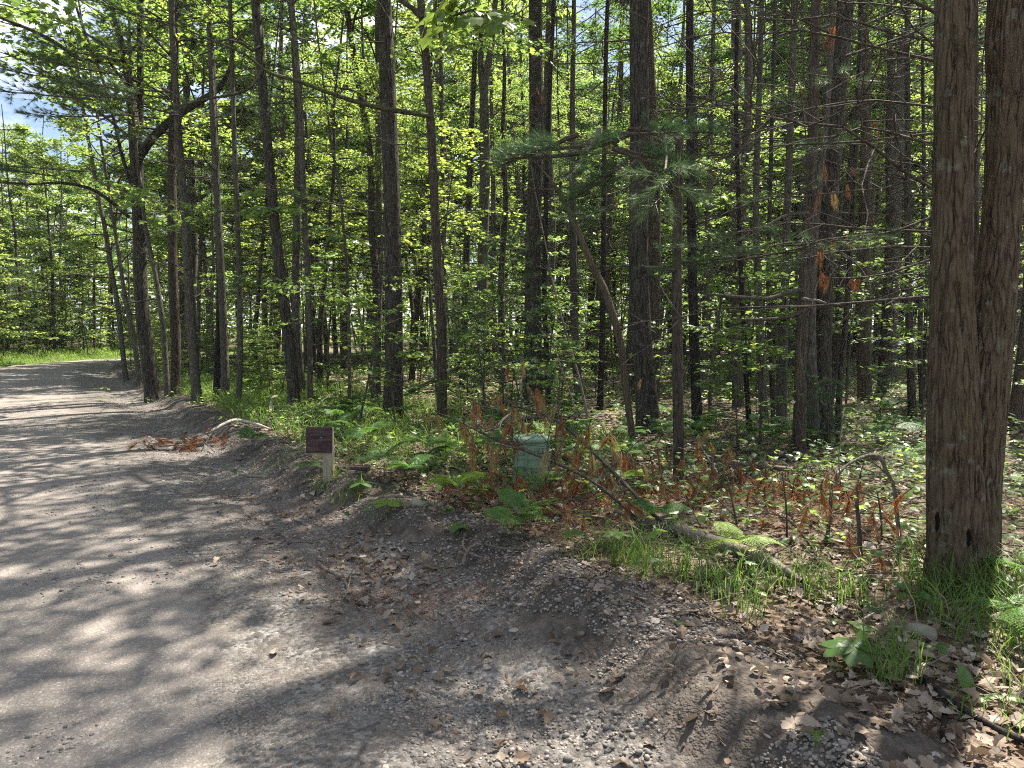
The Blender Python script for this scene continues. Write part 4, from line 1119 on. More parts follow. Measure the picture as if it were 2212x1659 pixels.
def filler(x, y, k, label, group, crown_kind, nd, rnd, wide=1.0):
    me, P = FT[k]
    s = rnd.uniform(.85, 1.15) * (1.3 if crown_kind == 'dense' and 'across' not in group else (.92 if 'across' in group else 1.0))
    root = thing('forest_tree', label, 'tree', (x, y, h1(x, y)), group, rnd.uniform(0, 6.28), s)
    link('trunk', me, root)
    top = P[-1][2]
    z0 = top * rnd.uniform(.38, .52)
    cx_, cy_ = float(np.interp(z0, P[:, 2], P[:, 0])), float(np.interp(z0, P[:, 2], P[:, 1]))
    if crown_kind == 'pine':
        link('crown', PINE_CROWNS[0], root, (cx_, cy_, z0), (0, 0, rnd.uniform(0, 6)), (top * .95 - z0) / 10.0)
    elif crown_kind == 'dense':
        c = rnd.randrange(3); z0 = top * rnd.uniform(.22, .42)
        link('crown', FAR_CROWNS[c], root, (float(np.interp(z0, P[:, 2], P[:, 0])), float(np.interp(z0, P[:, 2], P[:, 1])), z0), (0, 0, rnd.uniform(0, 6)), (top * 1.06 - z0) / (10.5, 11.5, 10.0)[c])
    else:
        c = rnd.randrange(5)
        link('crown', CROWNS[c], root, (cx_, cy_, z0), (0, 0, rnd.uniform(0, 6)), (top * 1.1 - z0) / (8.5, 9.5, 7.5, 7.5, 10.0)[c] * wide)
    for q in range(nd):
        z = rnd.uniform(1.5, z0)
        bx, by = float(np.interp(z, P[:, 2], P[:, 0])), float(np.interp(z, P[:, 2], P[:, 1]))
        link('dead_branch', DEAD[rnd.randrange(5)], root, (bx, by, z), (rnd.uniform(-.3, .3), rnd.uniform(-1, 1), rnd.uniform(0, 6.28)), rnd.uniform(.6, 1.2))

rnd = random.Random(99)
def region(n, dlo, dhi, alo, ahi, dmin, fn, smin=2.0, left=False):
    got = tries = 0
    while got < n and tries < n * 40:
        tries += 1
        dd = math.sqrt(rnd.uniform(dlo ** 2, dhi ** 2)); a = RAD(rnd.uniform(alo, ahi))
        x, y = math.sin(a) * dd, math.cos(a) * dd
        s = float(road_s(x, y)[0][0])
        if left:
            if s > -ROAD_W - (4.5 if y < 38 else 2.6): continue
        elif s < smin: continue
        if not free(x, y, dmin): continue
        taken.append((x, y)); fn(x, y, dd, got); got += 1

LM = {'A': 'forked oak', 'B': 'lichen-spotted pine', 'C': 'thin bowed maple', 'I': 'mid-sized twin pine', 'J': 'straight grey maple', 'K': 'long leaning dark pine', 'L': 'thin lichen-grey maple', 'M': 'thick straight dark pine', 'P': 'reddish stringy trunk',
      'S': 'V-forked grey maple', 'T': 'pine behind the pedestal', 'V': 'leaning dead snag', 'X': 'widest mid-wood pine', 'Y': 'broken-topped pine', 'Z': 'blackish straight trunk', 'd': 'broad greyish trunk', 'b': 'mossy-footed grey trunk', 'e': 'tan-wounded trunk', 'i': 'upright tan snag', 'j': 'far stout trunk', 'k': 'slim dark-footed trunk'}
RELABEL = {}
ORD = 'nearest second third fourth fifth sixth seventh eighth ninth tenth eleventh twelfth'.split()
def relabel(objs, noun, extra):
    spots = {k: (TR[k][2][0] / depth(TR[k][2])) for k in LM}
    sets = {}
    for o in objs:
        p = np.array(o.location); dpt = depth(p)
        if dpt < 1: continue
        u = p[0] / dpt
        if abs(u) > .73: continue
        k = min(spots, key=lambda q: abs(spots[q] - u))
        sets.setdefault((k, 'right' if u > spots[k] else 'left'), []).append((abs(u - spots[k]), o))
    for (k, side), rows in sets.items():
        rows.sort(key=lambda r: r[0])
        for i, (_d, o) in enumerate(rows[:12]):
            lab = f'{ORD[i]} {noun} {side} of the {LM[k]}{extra}'
            o['label'] = lab if len(lab.split()) <= 16 else f'{ORD[i]} {noun} {side} of the {LM[k]}'
def in_group(gname):
    return [o for o in sc.objects if o.parent is None and o.get('group') == gname]
def f_mid(x, y, dd, k):
    filler(x, y, rnd.choice((0, 1, 1, 2, 2, 4, 5, 6)), 'slim straight trunk standing in the middle of the woods', 'mid-wood trees', 'pine' if rnd.random() < .25 else 'leaf', 5, rnd, .5)
def f_far(x, y, dd, k):
    filler(x, y, rnd.randrange(8), 'distant tree deep in the woods with bright leafy crown', 'distant forest trees', 'pine' if rnd.random() < .15 else 'dense', 1 if dd < 45 else 0, rnd)
def f_left(x, y, dd, k):
    filler(x, y, rnd.choice((0, 1, 4, 5)), 'tree of the sunlit stand across the road', 'trees across the road', 'pine' if rnd.random() < .2 else 'dense', 1, rnd)
region(62, 13.5, 30, -38, 40, 1.25, f_mid)
region(135, 29, 85, -40, 40, 2.2, f_far)
region(38, 36, 78, -44, -18, 2.4, f_left, left=True)

# ---------------------------------------------------------------- understory
def add_sap(x, y, k, s, label, group, name='maple_sapling', cat='sapling', pool=SAPS):
    st, cr_ = pool[k]
    root = thing(name, label, cat, (x, y, h1(x, y)), group, rnd.uniform(0, 6.28), s)
    link('stem', st, root); link('crown', cr_, root)
def f_sap(x, y, dd, k):
    add_sap(x, y, rnd.choice((0, 1, 3, 5, 0, 2)), rnd.uniform(.7, 1.15), 'leafy maple sapling growing among the trunks', 'maple saplings among the trunks')
def f_sap_far(x, y, dd, k):
    add_sap(x, y, rnd.choice((1, 5, 3)), rnd.uniform(.9, 1.5), 'bright leafy understory maple far back in the woods', 'understory maples far back')
region(36, 12, 26, -38, 38, 1.1, f_sap, 1.5)
region(125, 27, 65, -38, 38, 1.4, f_sap_far, 1.5)
def f_small(x, y, dd, k):
    add_sap(x, y, rnd.choice((2, 4, 4)), rnd.uniform(.5, .95), 'knee-high maple seedling on the forest floor', 'maple seedlings')
region(42, 8.5, 20, -30, 38, .6, f_small, 1.5)
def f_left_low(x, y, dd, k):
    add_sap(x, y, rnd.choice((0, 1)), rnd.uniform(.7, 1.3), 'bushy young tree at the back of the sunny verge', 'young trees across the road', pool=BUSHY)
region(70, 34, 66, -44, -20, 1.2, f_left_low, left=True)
def f_shrub(x, y, dd, k):
    add_sap(x, y, k % 2, rnd.uniform(.22, .42), 'low leafy shrub on the woods side of the road bend', 'roadside shrubs', 'roadside_shrub', 'shrub', BUSHY)
n_ = 0
while n_ < 26:
    t_ = rnd.uniform(26.5, 52); s_ = rnd.uniform(.7, 3.2)
    x = float(np.interp(t_, E_T, EDGE[:, 0]) + np.interp(t_, E_T, E_NRM[:, 0]) * s_); y = float(np.interp(t_, E_T, EDGE[:, 1]) + np.interp(t_, E_T, E_NRM[:, 1]) * s_)
    if y < 18.5: continue
    f_shrub(x, y, 0, n_); n_ += 1
for k, (px, py, s, kk) in enumerate(((55, 772, 1.7, 2), (8, 775, 1.5, 2), (190, 768, 1.2, 2))):
    q = gp(px, py)
    add_sap(q[0], q[1], kk, s, ('pale feathery pine with a bare lower stem on the sunny verge', 'pale pine at the very edge of the sunny verge', 'small soft pine farther along the sunny verge')[k], 'pines across the road', 'young_pine', 'pine', YPINES)
for k, (px, py, s, kk, lab) in enumerate(((1085, 925, 1.3, 0, 'soft young white pine left of the thick pine behind the pedestal'), (760, 915, .5, 1, 'tiny pine seedling in the grass behind the brown sign'),
                                    (1010, 870, 1.0, 0, 'young white pine beside the reddish stringy trunk'), (1790, 975, .8, 1, 'small pine seedling at the foot of the close group of three'),
                                    (1900, 905, .8, 1, 'bright-tipped little pine before the far stout trunk'), (1220, 900, .7, 1, 'little pine seedling between pedestal and leaning snag'))):
    q = gp(px, py)
    add_sap(q[0], q[1], kk, s, lab, 'young pines', 'young_pine', 'pine', YPINES)

# far wood: the mass of leaves beyond the last trunks
g = Geo(); NR = np.random.default_rng(900)
n = 60000
a = np.radians(NR.uniform(-48, 48, n)); dd = NR.uniform(78, 112, n)
x, y = np.sin(a) * dd, np.cos(a) * dd
s_, _ = road_s(x, y)
clump = fbm(x * .12, y * .12, 0, 3, 91)
z = NR.uniform(0, 1, n) ** 1.25 * (19 + 9 * clump)
pos = np.c_[x, y, z]
tn = np.clip(.5 + .35 * fbm(x * .3, y * .3, z * .3, 3, 93) + NR.normal(0, .12, n), 0, 1)
add_leaves(g, DIAMOND, pos, NR.uniform(.5, .9, n), tn, 0, .7)
stuff('far_foliage', g.mesh('far_foliage', M['maple'], False), 'mass of far green foliage closing the woods')

BARE = []
for k in range(6):
    NR = np.random.default_rng(560 + k)
    Ht = (2.2, 3.4, 4.6, 2.8, 5.5, 1.6)[k]
    P = curve_branch((0, 0, -.1), (NR.normal(0, .12), NR.normal(0, .12), 1), Ht, 10, 0, .05)
    st_ = Geo().add(*tube(P, np.linspace(.008 + .004 * Ht, .004, 11), 7)).mesh('stem', M[('twig', 'bark_grey', 'stick')[k % 3]])
    g = Geo()
    for i in range(int(6 + Ht * 3)):
        j = NR.integers(2, 10)
        a = NR.uniform(0, 6.28)
        tw = curve_branch(P[j], (math.cos(a), math.sin(a), NR.normal(.15, .3)), NR.uniform(.3, .5 + .12 * Ht), 5, .1, .13)
        g.add(*tube(tw, np.linspace(.006, .002, 6), 4, cap=False))
    BARE.append((st_, g.mesh('twigs', M[('twig', 'stick', 'twig')[k % 3]])))
def f_bare(x, y, dd, k):
    kk = rnd.randrange(6)
    root = thing('bare_sapling', 'thin leafless dead sapling among the trunks', 'dead sapling', (x, y, h1(x, y)), 'bare dead saplings', rnd.uniform(0, 6.28), rnd.uniform(.8, 1.25))
    link('stem', BARE[kk][0], root); tw_ = link('twigs', BARE[kk][1], root); tw_['kind'] = 'stuff'
region(85, 9.5, 30, -32, 38, .6, f_bare, 1.5)
# ---------------------------------------------------------------- ground cover
def sector(n, dlo, dhi, alo, ahi, power=1.0):
    u = NR.uniform(0, 1, n) ** power
    dd = np.sqrt(dlo ** 2 + (dhi ** 2 - dlo ** 2) * u); a = np.radians(NR.uniform(alo, ahi, n))
    x, y = np.sin(a) * dd, np.cos(a) * dd
    s, t = road_s(x, y)
    return x, y, s, t

# pebbles
NR = np.random.default_rng(901)
tone_stone = lambda n: np.clip(NR.beta(2.0, 2.8, n) + (NR.uniform(0, 1, n) < .07) * .3, 0, .97)
n = 80000
t_ = 11.2 + 20 * NR.uniform(0, 1, n) ** 2.0
s_ = np.choose(NR.integers(0, 3, n), [NR.normal(-.55, .55, n), NR.normal(.12, .26, n), NR.uniform(-3.0, .6, n)])
keep = (s_ < .62) & (s_ > -ROAD_W)
t_, s_ = t_[keep], s_[keep]
x = np.interp(t_, E_T, EDGE[:, 0]) + np.interp(t_, E_T, E_NRM[:, 0]) * s_
y = np.interp(t_, E_T, EDGE[:, 1]) + np.interp(t_, E_T, E_NRM[:, 1]) * s_
keep = (fbm(x * 1.1, y * 1.1, 0, 3, 71) > -.22 + .4 * (s_ < -1.2)) & (np.hypot(x, y) > 1.7)
x, y, s_ = x[keep], y[keep], s_[keep]
n = len(x)
sz = np.clip(NR.lognormal(math.log(.0056), .48, n), .003, .017)
ex = .012 + .010
Zp = height_s(s_, x, y) + .012 + (sstep(-1.1, -.6, s_) * (.030 * fbm(x * 7, y * 7, 0, 4, 61, .65) + .020 * np.abs(fbm(x * 19, y * 19, 0, 3, 64)))) + sz * .2
pos = np.c_[x, y, Zp]
order = np.argsort(-(sz / np.hypot(x, y)))
big, rest = order[:220], order[220:]
tn = tone_stone(n)
g = Geo()
scl = np.c_[sz * NR.uniform(.8, 1.4, n), sz * NR.uniform(.7, 1.1, n), sz * NR.uniform(.5, .8, n)]
OCTA = (np.array([(1, .15, 0), (-.1, 1, .1), (-1, -.1, -.1), (.1, -1, 0), (.1, 0, 1), (0, .1, -1)], float), np.array([(0, 1, 4), (1, 2, 4), (2, 3, 4), (3, 0, 4), (1, 0, 5), (2, 1, 5), (3, 2, 5), (0, 3, 5)]))
sm = (sz[rest] / np.hypot(x[rest], y[rest])) < .0016
for tm, r_ in ((ICO, rest[~sm]), (OCTA, rest[sm])):
    scatter(g, tm, pos[r_], eul(NR.normal(0, .3, len(r_)), NR.normal(0, .3, len(r_)), NR.uniform(0, 6.28, len(r_))), scl[r_], tn[r_])
stuff('loose_gravel', g.mesh('loose_gravel', M['pebble']), '', gravel_shoulder)
PEB = []
for k in range(14):
    V, T = stone_mesh(40 + k, 1, .25)
    PEB.append(Geo().add(V * np.array([1.1, .9, .65]), T, tone=float(np.clip(NR.beta(2, 2.6), .1, .8))).mesh('pebble', M['pebble']))
for i, k in enumerate(big):
    link('pebble', PEB[i % 14], gravel_shoulder, pos[k], (0, 0, R.uniform(0, 6.28)), float(sz[k]) * 1.05)

# fallen leaves
NR = np.random.default_rng(902)
g = Geo()
x, y, s, t = sector(60000, 2.0, 13, -34, 62, 1.25)
dens = np.where(s > .55, .56, np.where(s > .1, .13, np.where(s > -1.1, .055, np.where(s > -1.6, .01, .0))))
dens = dens * np.clip(.75 + 1.6 * fbm(x * .8, y * .8, 0, 3, 77), .05, 1.4)
gd = np.exp(-((s + .55) / .35) ** 2) * sstep(.15, .45, fbm(x * .55 + 3, y * .55, 0, 2, 79))
keep = NR.uniform(0, 1, len(x)) < dens + .5 * gd
x, y, s = x[keep], y[keep], s[keep]
n = len(x)
sz = NR.uniform(.04, .095, n) * np.where(s < -.3, .9, 1)
z = height_s(s, x, y) + np.where(s < .6, .016, .0) + .008 + NR.uniform(0, .022, n)
pos = np.c_[x, y, z]
M_ = eul(NR.normal(0, .3, n), NR.normal(0, .3, n), NR.uniform(0, 6.28, n))
tn = np.clip(NR.normal(.42, .27, n), 0, 1)
order = np.argsort(-(sz / np.hypot(x, y)))
big, rest = order[:290], order[290:]
for k, tm in enumerate((OAK, OAK2, OAK3)):
    r3 = rest[k::3]
    far = np.hypot(x[r3], y[r3]) > 8
    scatter(g, tm, pos[r3[~far]], M_[r3[~far]], sz[r3[~far]], tn[r3[~far]])
    scatter(g, DIAMOND, pos[r3[far]], M_[r3[far]], sz[r3[far]] * 1.0, tn[r3[far]])
x, y, s, t = sector(66000, 2.0, 11, -34, 58, 1.3)
keep = NR.uniform(0, 1, len(x)) < np.where(s > .45, .8, np.where(s > -.2, .25, np.where(s > -1.2, .08, 0))) * np.clip(.8 + 1.2 * fbm(x * 1.1, y * 1.1, 0, 3, 78), .1, 1.3)
x, y, s = x[keep], y[keep], s[keep]; nf = len(x)
for k, tm in enumerate((OVAL, DIAMOND)):
    i_ = np.arange(k, nf, 2)
    scatter(g, tm, np.c_[x, y, height_s(s, x, y) + np.where(s < .6, .022, .006) + NR.uniform(0, .03, nf)][i_], eul(NR.normal(0, .5, len(i_)), NR.normal(0, .5, len(i_)), NR.uniform(0, 6.28, len(i_))), np.c_[NR.uniform(.4, 1.3, len(i_)), np.ones(len(i_)), np.ones(len(i_))] * NR.uniform(.015, .05, len(i_))[:, None], np.clip(NR.normal(.3, .25, len(i_)), 0, 1))
stuff('leaf_litter', g.mesh('leaf_litter', M['litter'], False), '', forest_floor)
DRY = []
for k in range(12):
    V, T = (OAK, OAK2, OAK3)[k % 3]
    V = V.copy(); V[:, 2] += .12 * fbm(V[:, 0] * 3 + k, V[:, 1] * 3, 0, 2, k) + (.2 if k % 4 == 0 else .0) * V[:, 0] * V[:, 1]
    V[:, 1] -= .5
    DRY.append(Geo().add(V, T, tone=float(NR.uniform(.25, .85))).mesh('fallen_leaf', M['litter'], False))
for i, k in enumerate(big):
    link('fallen_leaf', DRY[i % 12], forest_floor, pos[k] + [0, 0, .004], (R.gauss(0, .3), R.gauss(0, .3), R.uniform(0, 6.28)), float(sz[k]))
g = Geo()
x, y, s, t = sector(26000, 12, 45, -40, 42, 1.2)
keep = s > 1
x, y = x[keep], y[keep]; n = len(x)
scatter(g, DIAMOND, np.c_[x, y, H(x, y) + .02 + NR.uniform(0, .03, n)], eul(NR.normal(0, .3, n), NR.normal(0, .3, n), NR.uniform(0, 6.28, n)), NR.uniform(.09, .2, n), np.clip(NR.normal(.5, .22, n), 0, 1))
stuff('leaf_litter', g.mesh('leaf_litter', M['litter'], False), '', forest_floor)

# twigs lying in the litter
NR = np.random.default_rng(906)
g = Geo()
x, y, s, t = sector(1500, 3.2, 20, -30, 40, 1.3)
k = (s > .3) & (NR.uniform(0, 1, len(x)) < .9)
for a_, b_ in zip(x[k], y[k]):
    an = NR.uniform(0, 6.28); L = NR.uniform(.12, .7)
    tw = curve_branch((a_, b_, 0), (math.cos(an), math.sin(an), 0), L, 3, 0, .18)
    tw[:, 2] = H(tw[:, 0], tw[:, 1]) + NR.uniform(.01, .05) + np.abs(NR.normal(0, .03)) * np.array([0, .3, .7, 1])
    g.add(*tube(tw, np.linspace(.006, .002, 4) * NR.uniform(.5, 1.3), 4, cap=False), tone=.5)
stuff('twig_litter', g.mesh('twig_litter', M['stick']), '', forest_floor)

# low green plants across the floor
NR = np.random.default_rng(903)
g = Geo()
x, y, s, t = sector(23000, 4.2, 42, -38, 42, 1.35)
dens = np.clip(.55 + 1.5 * fbm(x * .45, y * .45, 0, 3, 81), .04, 1) * np.where(s > .55, 1, 0) * (.18 + .82 * sstep(4.5, 7, np.hypot(x, y))) + .35 * np.exp(-((s - 1.8) / 1.3) ** 2) * (np.hypot(x, y) > 5.5) * (x < 1.0) + .45 * (np.hypot(x, y) > 6.2) * (np.hypot(x, y) < 11) * (s > .6)
keep = NR.uniform(0, 1, len(x)) < dens
x, y = x[keep], y[keep]; n = len(x)
hh = NR.uniform(.04, .30, n)
z0 = H(x, y)
for k in range(5):
    a = NR.uniform(0, 6.28, n); r = NR.uniform(.02, .12, n)
    D = np.c_[np.cos(a), np.sin(a), NR.normal(-.1, .25, n)]
    far = np.hypot(x, y) > 14
    for m_, tm in ((far, DIAMOND), (~far, (OVAL, MAPLE)[k % 2])):
        p_ = np.c_[x + np.cos(a) * r, y + np.sin(a) * r, z0 + hh * NR.uniform(.7, 1.1, n)]
        scatter(g, tm, p_[m_], basis(D[m_], NR.normal(0, .3, m_.sum())), (NR.uniform(.04, .085, n) * np.where(far, 1.35, 1))[m_], np.clip(NR.normal(.55, .22, n), 0, 1)[m_])
stuff('ground_cover', g.mesh('ground_cover', M['under'], False), 'low leafy green plants covering the forest floor')

# grass
def blades(g, x, y, z, h, tone, lean=.45, w=.0045):
    n = len(x)
    a = NR.uniform(0, 6.28, n); b = a + np.pi / 2 + NR.normal(0, .6, n)
    L = NR.uniform(.15, lean, n) * h * 1.5
    dx, dy = np.cos(a), np.sin(a); wx, wy = np.cos(b) * w, np.sin(b) * w
    rows = []
    for u, ww in ((0, 1), (.4, .85), (.75, .6)):
        cx_, cy_, cz_ = x + dx * L * u ** 2, y + dy * L * u ** 2, z + h * (u - .25 * u ** 3)
        rows += [np.c_[cx_ - wx * ww, cy_ - wy * ww, cz_], np.c_[cx_ + wx * ww, cy_ + wy * ww, cz_]]
    rows.append(np.c_[x + dx * L, y + dy * L, z + h * .72])
    V = np.stack(rows, 1).reshape(-1, 3)
    o = (np.arange(n) * 7)[:, None, None]
    Q = (np.array([[0, 1, 3, 2], [2, 3, 5, 4]])[None] + o).reshape(-1, 4); T = (np.array([[4, 5, 6]])[None] + o).reshape(-1, 3)
    g.add(V, T, Q, tone=np.repeat(tone, 7))
NR = np.random.default_rng(904)
g = Geo()
CL = [(1420, 1240, .22, .34, 120), (1350, 1215, .18, .32, 90), (1500, 1250, .2, .3, 80), (1560, 1290, .15, .3, 60), (1610, 1330, .14, .3, 50), (1700, 1265, .18, .26, 60), (1760, 1290, .2, .3, 70), (1850, 1300, .16, .25, 50),
      (1985, 1260, .14, .36, 60), (2050, 1290, .16, .34, 90), (2120, 1290, .16, .34, 90), (2180, 1320, .18, .36, 100), (2212, 1400, .2, .35, 90), (2010, 1330, .15, .3, 60), (2080, 1370, .16, .3, 50), (1940, 1450, .1, .3, 55), (1915, 1480, .08, .26, 40),
      (715, 1055, .12, .24, 70), (760, 1060, .2, .25, 60), (690, 1065, .12, .2, 40), (640, 990, .5, .25, 90), (2150, 1480, .25, .2, 40), (2200, 1560, .2, .25, 40), (1640, 1270, .2, .22, 50), (1290, 1190, .2, .22, 50), (1240, 1215, .15, .18, 25), (850, 1090, .2, .15, 25)]
for px, py, rad, hh, n in CL:
    c = gp(px, py)
    n = int(n * 1.0)
    x, y = c[0] + NR.normal(0, rad * .55, n), c[1] + NR.normal(0, rad * .55, n)
    blades(g, x, y, H(x, y) - .01, NR.uniform(.5, 1.35, n) * hh, np.clip(NR.normal(.22, .2, n) + (NR.uniform(0, 1, n) < .09) * .7, 0, 1), .5, .0028)
x, y, s, t = sector(70000, 7.5, 24, -38, 10, .8)                                     # greener strip along the road
dens = np.exp(-((s - 1.9) / 1.2) ** 2) * np.clip(.7 + 1.5 * fbm(x * .6, y * .6, 0, 3, 85), 0, 1) * sstep(8, 9.5, np.hypot(x, y))
keep = (NR.uniform(0, 1, len(x)) < dens) & (s > .45)
keep |= (s > .6) & (s < 4.5) & (np.hypot(x, y) > 7) & (NR.uniform(0, 1, len(x)) < .45)
x, y = x[keep], y[keep]; n = len(x)
blades(g, x, y, H(x, y) - .01, NR.uniform(.14, .46, n), np.clip(NR.normal(.55, .2, n), 0, .9), .55, .005)
stuff('grass', g.mesh('grass', M['grass'], False), 'tufts of green grass along the wood edge')
g = Geo()
x, y, s, t = sector(60000, 20, 62, -46, -18, .8)
keep = (s < -ROAD_W - .1) & (s > -ROAD_W - 5.5)
x, y, s = x[keep], y[keep], s[keep]; n = len(x)
blades(g, x, y, height_s(s, x, y), NR.uniform(.15, .5, n) * sstep(-ROAD_W + .2, -ROAD_W - 1.5, s).clip(.35, 1), np.clip(NR.normal(.65, .18, n), 0, .95), .5, .014)
stuff('verge_grass', g.mesh('verge_grass', M['grass'], False), 'bright sunlit grass on the verge across the road')

# ---------------------------------------------------------------- ferns and herbs
def frond_mesh(seed, L=.42, tone=.5):
    global NR
    NR = np.random.default_rng(seed)
    g = Geo()
    P = np.array([[0, L * u, .10 * L * math.sin(u * 2.6) - .28 * L * u * u] for u in np.linspace(0, 1, 12)])
    g.add(*tube(P, np.linspace(.003, .001, 12), 4, cap=False), mat=0, tone=tone)
    np_ = 15
    for i in range(np_):
        u = .12 + .86 * i / np_
        c = np.array([np.interp(u, np.linspace(0, 1, 12), P[:, k]) for k in range(3)])
        pl = L * .46 * (1 - u) ** .75 * (1 if u > .2 else .85) + .012
        for s in (-1, 1):
            D = np.array([s, .55 + .3 * u, -.12])
            D /= np.linalg.norm(D)
            m = max(3, int(9 * pl / (L * .42)))
            uu = (np.arange(m) + .6) / m
            cc = c[None] + D[None] * (uu * pl)[:, None] + np.c_[0 * uu, 0 * uu, -.12 * pl * uu ** 2]
            wdt = pl * .36 * (1 - uu) ** .7 + .004
            for q in (-1, 1):
                side = np.tile(np.array([D[1] * q * -1, D[0] * q * 1, 0.0]) + D * .5, (m, 1))
                scatter(g, DIAMOND, cc, basis(side, NR.normal(0, .2, m)), np.c_[np.full(m, pl / m * 1.25), wdt, wdt], np.clip(tone + NR.normal(0, .08, m), 0, 1))
            scatter(g, DIAMOND, cc[-1:], basis(D[None], np.zeros(1)), np.array([[pl * .12, pl * .16, .01]]), np.array([tone]))
    return g.mesh('frond', M['fern'], False)
FRONDS = [frond_mesh(800, .42, .45), frond_mesh(801, .38, .55), frond_mesh(802, .45, .95), frond_mesh(803, .4, .2)]
stalk = Geo().add(*tube([[0, 0, -.05], [.005, 0, .15], [0, .01, .3]], [.0035, .003, .002], 5)).mesh('stalk', M['under'])
def fern(q, s, kind, label, n=3, hgt=.3, group='ferns'):
    root = thing('fern', label, 'fern', q, group, R.uniform(0, 6.28), s)
    link('stalk', stalk, root, (0, 0, 0), None, (1, 1, hgt / .3))
    for k in range(n):
        link('frond', FRONDS[kind], root, (0, 0, hgt * .98), (R.uniform(.0, .55), R.uniform(-.4, .4), k * 6.28 / n + R.uniform(-.3, .3)), R.uniform(.85, 1.1))
FERNS = [(985, 1105, 1.0, 2, 'bright yellow-green fern lit by the sun near the berm', 4), (1135, 1165, .95, 0, 'wide flat fern just in front of the dead orange needles', 3), (1105, 1180, .9, 1, 'low fern at the gravel berm, nearest the road', 3),
         (1585, 1235, .85, 2, 'pale lime fern arching over the fallen log', 3), (2205, 1310, .9, 1, 'fern beside the foot of the big double maple', 3), (2190, 1395, .8, 1, 'fern covering the stone right of the big maple', 3),
         (1275, 1020, .9, 1, 'sunlit fern right of the green pedestal', 4), (1650, 985, 1.2, 3, 'bluish dark fern before the close group of three trunks', 4), (830, 1040, 1.1, 0, 'fern in the grass right of the brown sign', 4), (880, 1060, 1.0, 0, 'fern between brown sign and pedestal, on the road side', 4),
         (920, 1010, 1.2, 1, 'tall fern halfway between sign and pedestal', 4), (800, 985, 1.2, 0, 'fern just behind the brown sign', 4), (1180, 1085, .9, 1, 'fern at the foot of the green pedestal', 3), (1360, 1080, .9, 1, 'fern among orange needles right of the pedestal', 3),
         (1420, 1160, .8, 0, 'fern beside the grass clump at the fallen log', 3), (545, 985, 1.0, 3, 'dark fern at the berm by the bleached branch', 4), (1240, 960, 1.0, 1, 'fern behind the green pedestal', 4), (1070, 1010, 1.1, 0, 'fern immediately left of the pedestal', 4)]
for px, py, s, kind, lab, n in FERNS:
    fern(gp(px, py), s * .78, kind, lab, n)
rnd = random.Random(5)
cnt = 0
while cnt < 95:
    px, py = rnd.uniform(560, 2000), rnd.uniform(868, 1010)
    q = gp(px, py)
    if road_s(q[0], q[1])[0][0] < 1.0: continue
    fern(q, rnd.uniform(.5, .9), rnd.choice((0, 0, 1, 3)), 'green bracken fern on the shaded forest floor', 3, rnd.uniform(.2, .4), 'bracken ferns on the forest floor')
    cnt += 1

def leaf_obj(tmpl, name, mat, tone, bend=.25):
    V, T = tmpl; V = V.copy(); V[:, 2] += bend * (V[:, 1] - V[:, 1] ** 2)
    return Geo().add(V, T, tone=tone).mesh(name, M[mat], False)
BROAD = fan(mirror([(0, 0), (.16, .10), (.27, .3), (.31, .5), (.25, .72), (.12, .9), (0, 1.0)]), (0, .45), .18, .15)
HEART = fan(mirror([(0, 0), (.18, -.12), (.42, -.02), (.48, .25), (.34, .6), (.14, .86), (0, 1.0)]), (0, .35), .2, .2)
L_BROAD, L_HEART, L_OAKG, L_OVALG = leaf_obj(BROAD, 'leaf', 'under', .45), leaf_obj(HEART, 'leaf', 'under', .75), leaf_obj((OAK[0] * [1, 1, .4], OAK[1]), 'leaf', 'fern', .9), leaf_obj(OVAL, 'leaf', 'under', .7)
def herb(px, py, label, specs, hgt, cat='plant', name='broadleaf_plant'):
    q = gp(px, py)
    root = thing(name, label, cat, q, 'small leafy plants in the foreground')
    g = Geo().add(*tube([[0, 0, -.02], [.006, .0, hgt * .5], [0, 0, hgt]], [.003, .0025, .002], 5))
    link('stem', g.mesh('stem', M['grass']), root)
    for me, az, tilt, s in specs:
        link('leaf', me, root, (0, 0, hgt - .004), (RAD(tilt), R.uniform(-.15, .15), RAD(az)), s)
herb(1842, 1452, 'dark green plant with seven broad pointed leaves beside the fallen stick', [(L_BROAD, a, t, s) for a, t, s in ((10, 5, .12), (62, 0, .14), (100, -5, .15), (150, -12, .13), (195, -18, .12), (265, -5, .14), (310, 5, .13))], .12)
herb(2022, 1428, 'three-leaved pale green seedling among sunlit dry leaves', [(L_BROAD, a, 2, .075) for a in (75, 190, 285)], .07)
herb(1862, 1395, 'pale heart-leaved plant above the dark seven-leaved one', [(L_HEART, 30, 8, .085), (L_HEART, 150, -20, .09), (L_HEART, 260, -5, .08)], .10)
herb(2098, 1515, 'single upright paddle-shaped leaf by the fallen stick', [(L_BROAD, 20, 72, .13), (L_OVALG, 230, 10, .08), (L_OVALG, 110, 5, .06)], .02)
herb(836, 1120, 'lime-green oak seedling on the crumbling berm', [(L_OAKG, a, -4, .16) for a in (20, 95, 160, 225, 300)], .12, 'seedling', 'oak_seedling')
herb(1475, 1362, 'lone three-leaved sprig growing in bare gravel', [(L_OVALG, a, 2, .055) for a in (60, 180, 300)], .04)
herb(1980, 1190, 'upright leafy seedling left of the big double maple', [(L_OAKG, a, 10, .11) for a in (30, 120, 200, 290)], .2, 'seedling', 'oak_seedling')
herb(1240, 1200, 'oval-leaved plant before the orange needles', [(L_OVALG, a, 0, .10) for a in (0, 70, 140, 215, 290)], .16)
herb(985, 1160, 'dark glossy low plant on the berm by the ferns', [(L_BROAD, a, -8, .12) for a in (20, 80, 170, 250, 310)], .1)
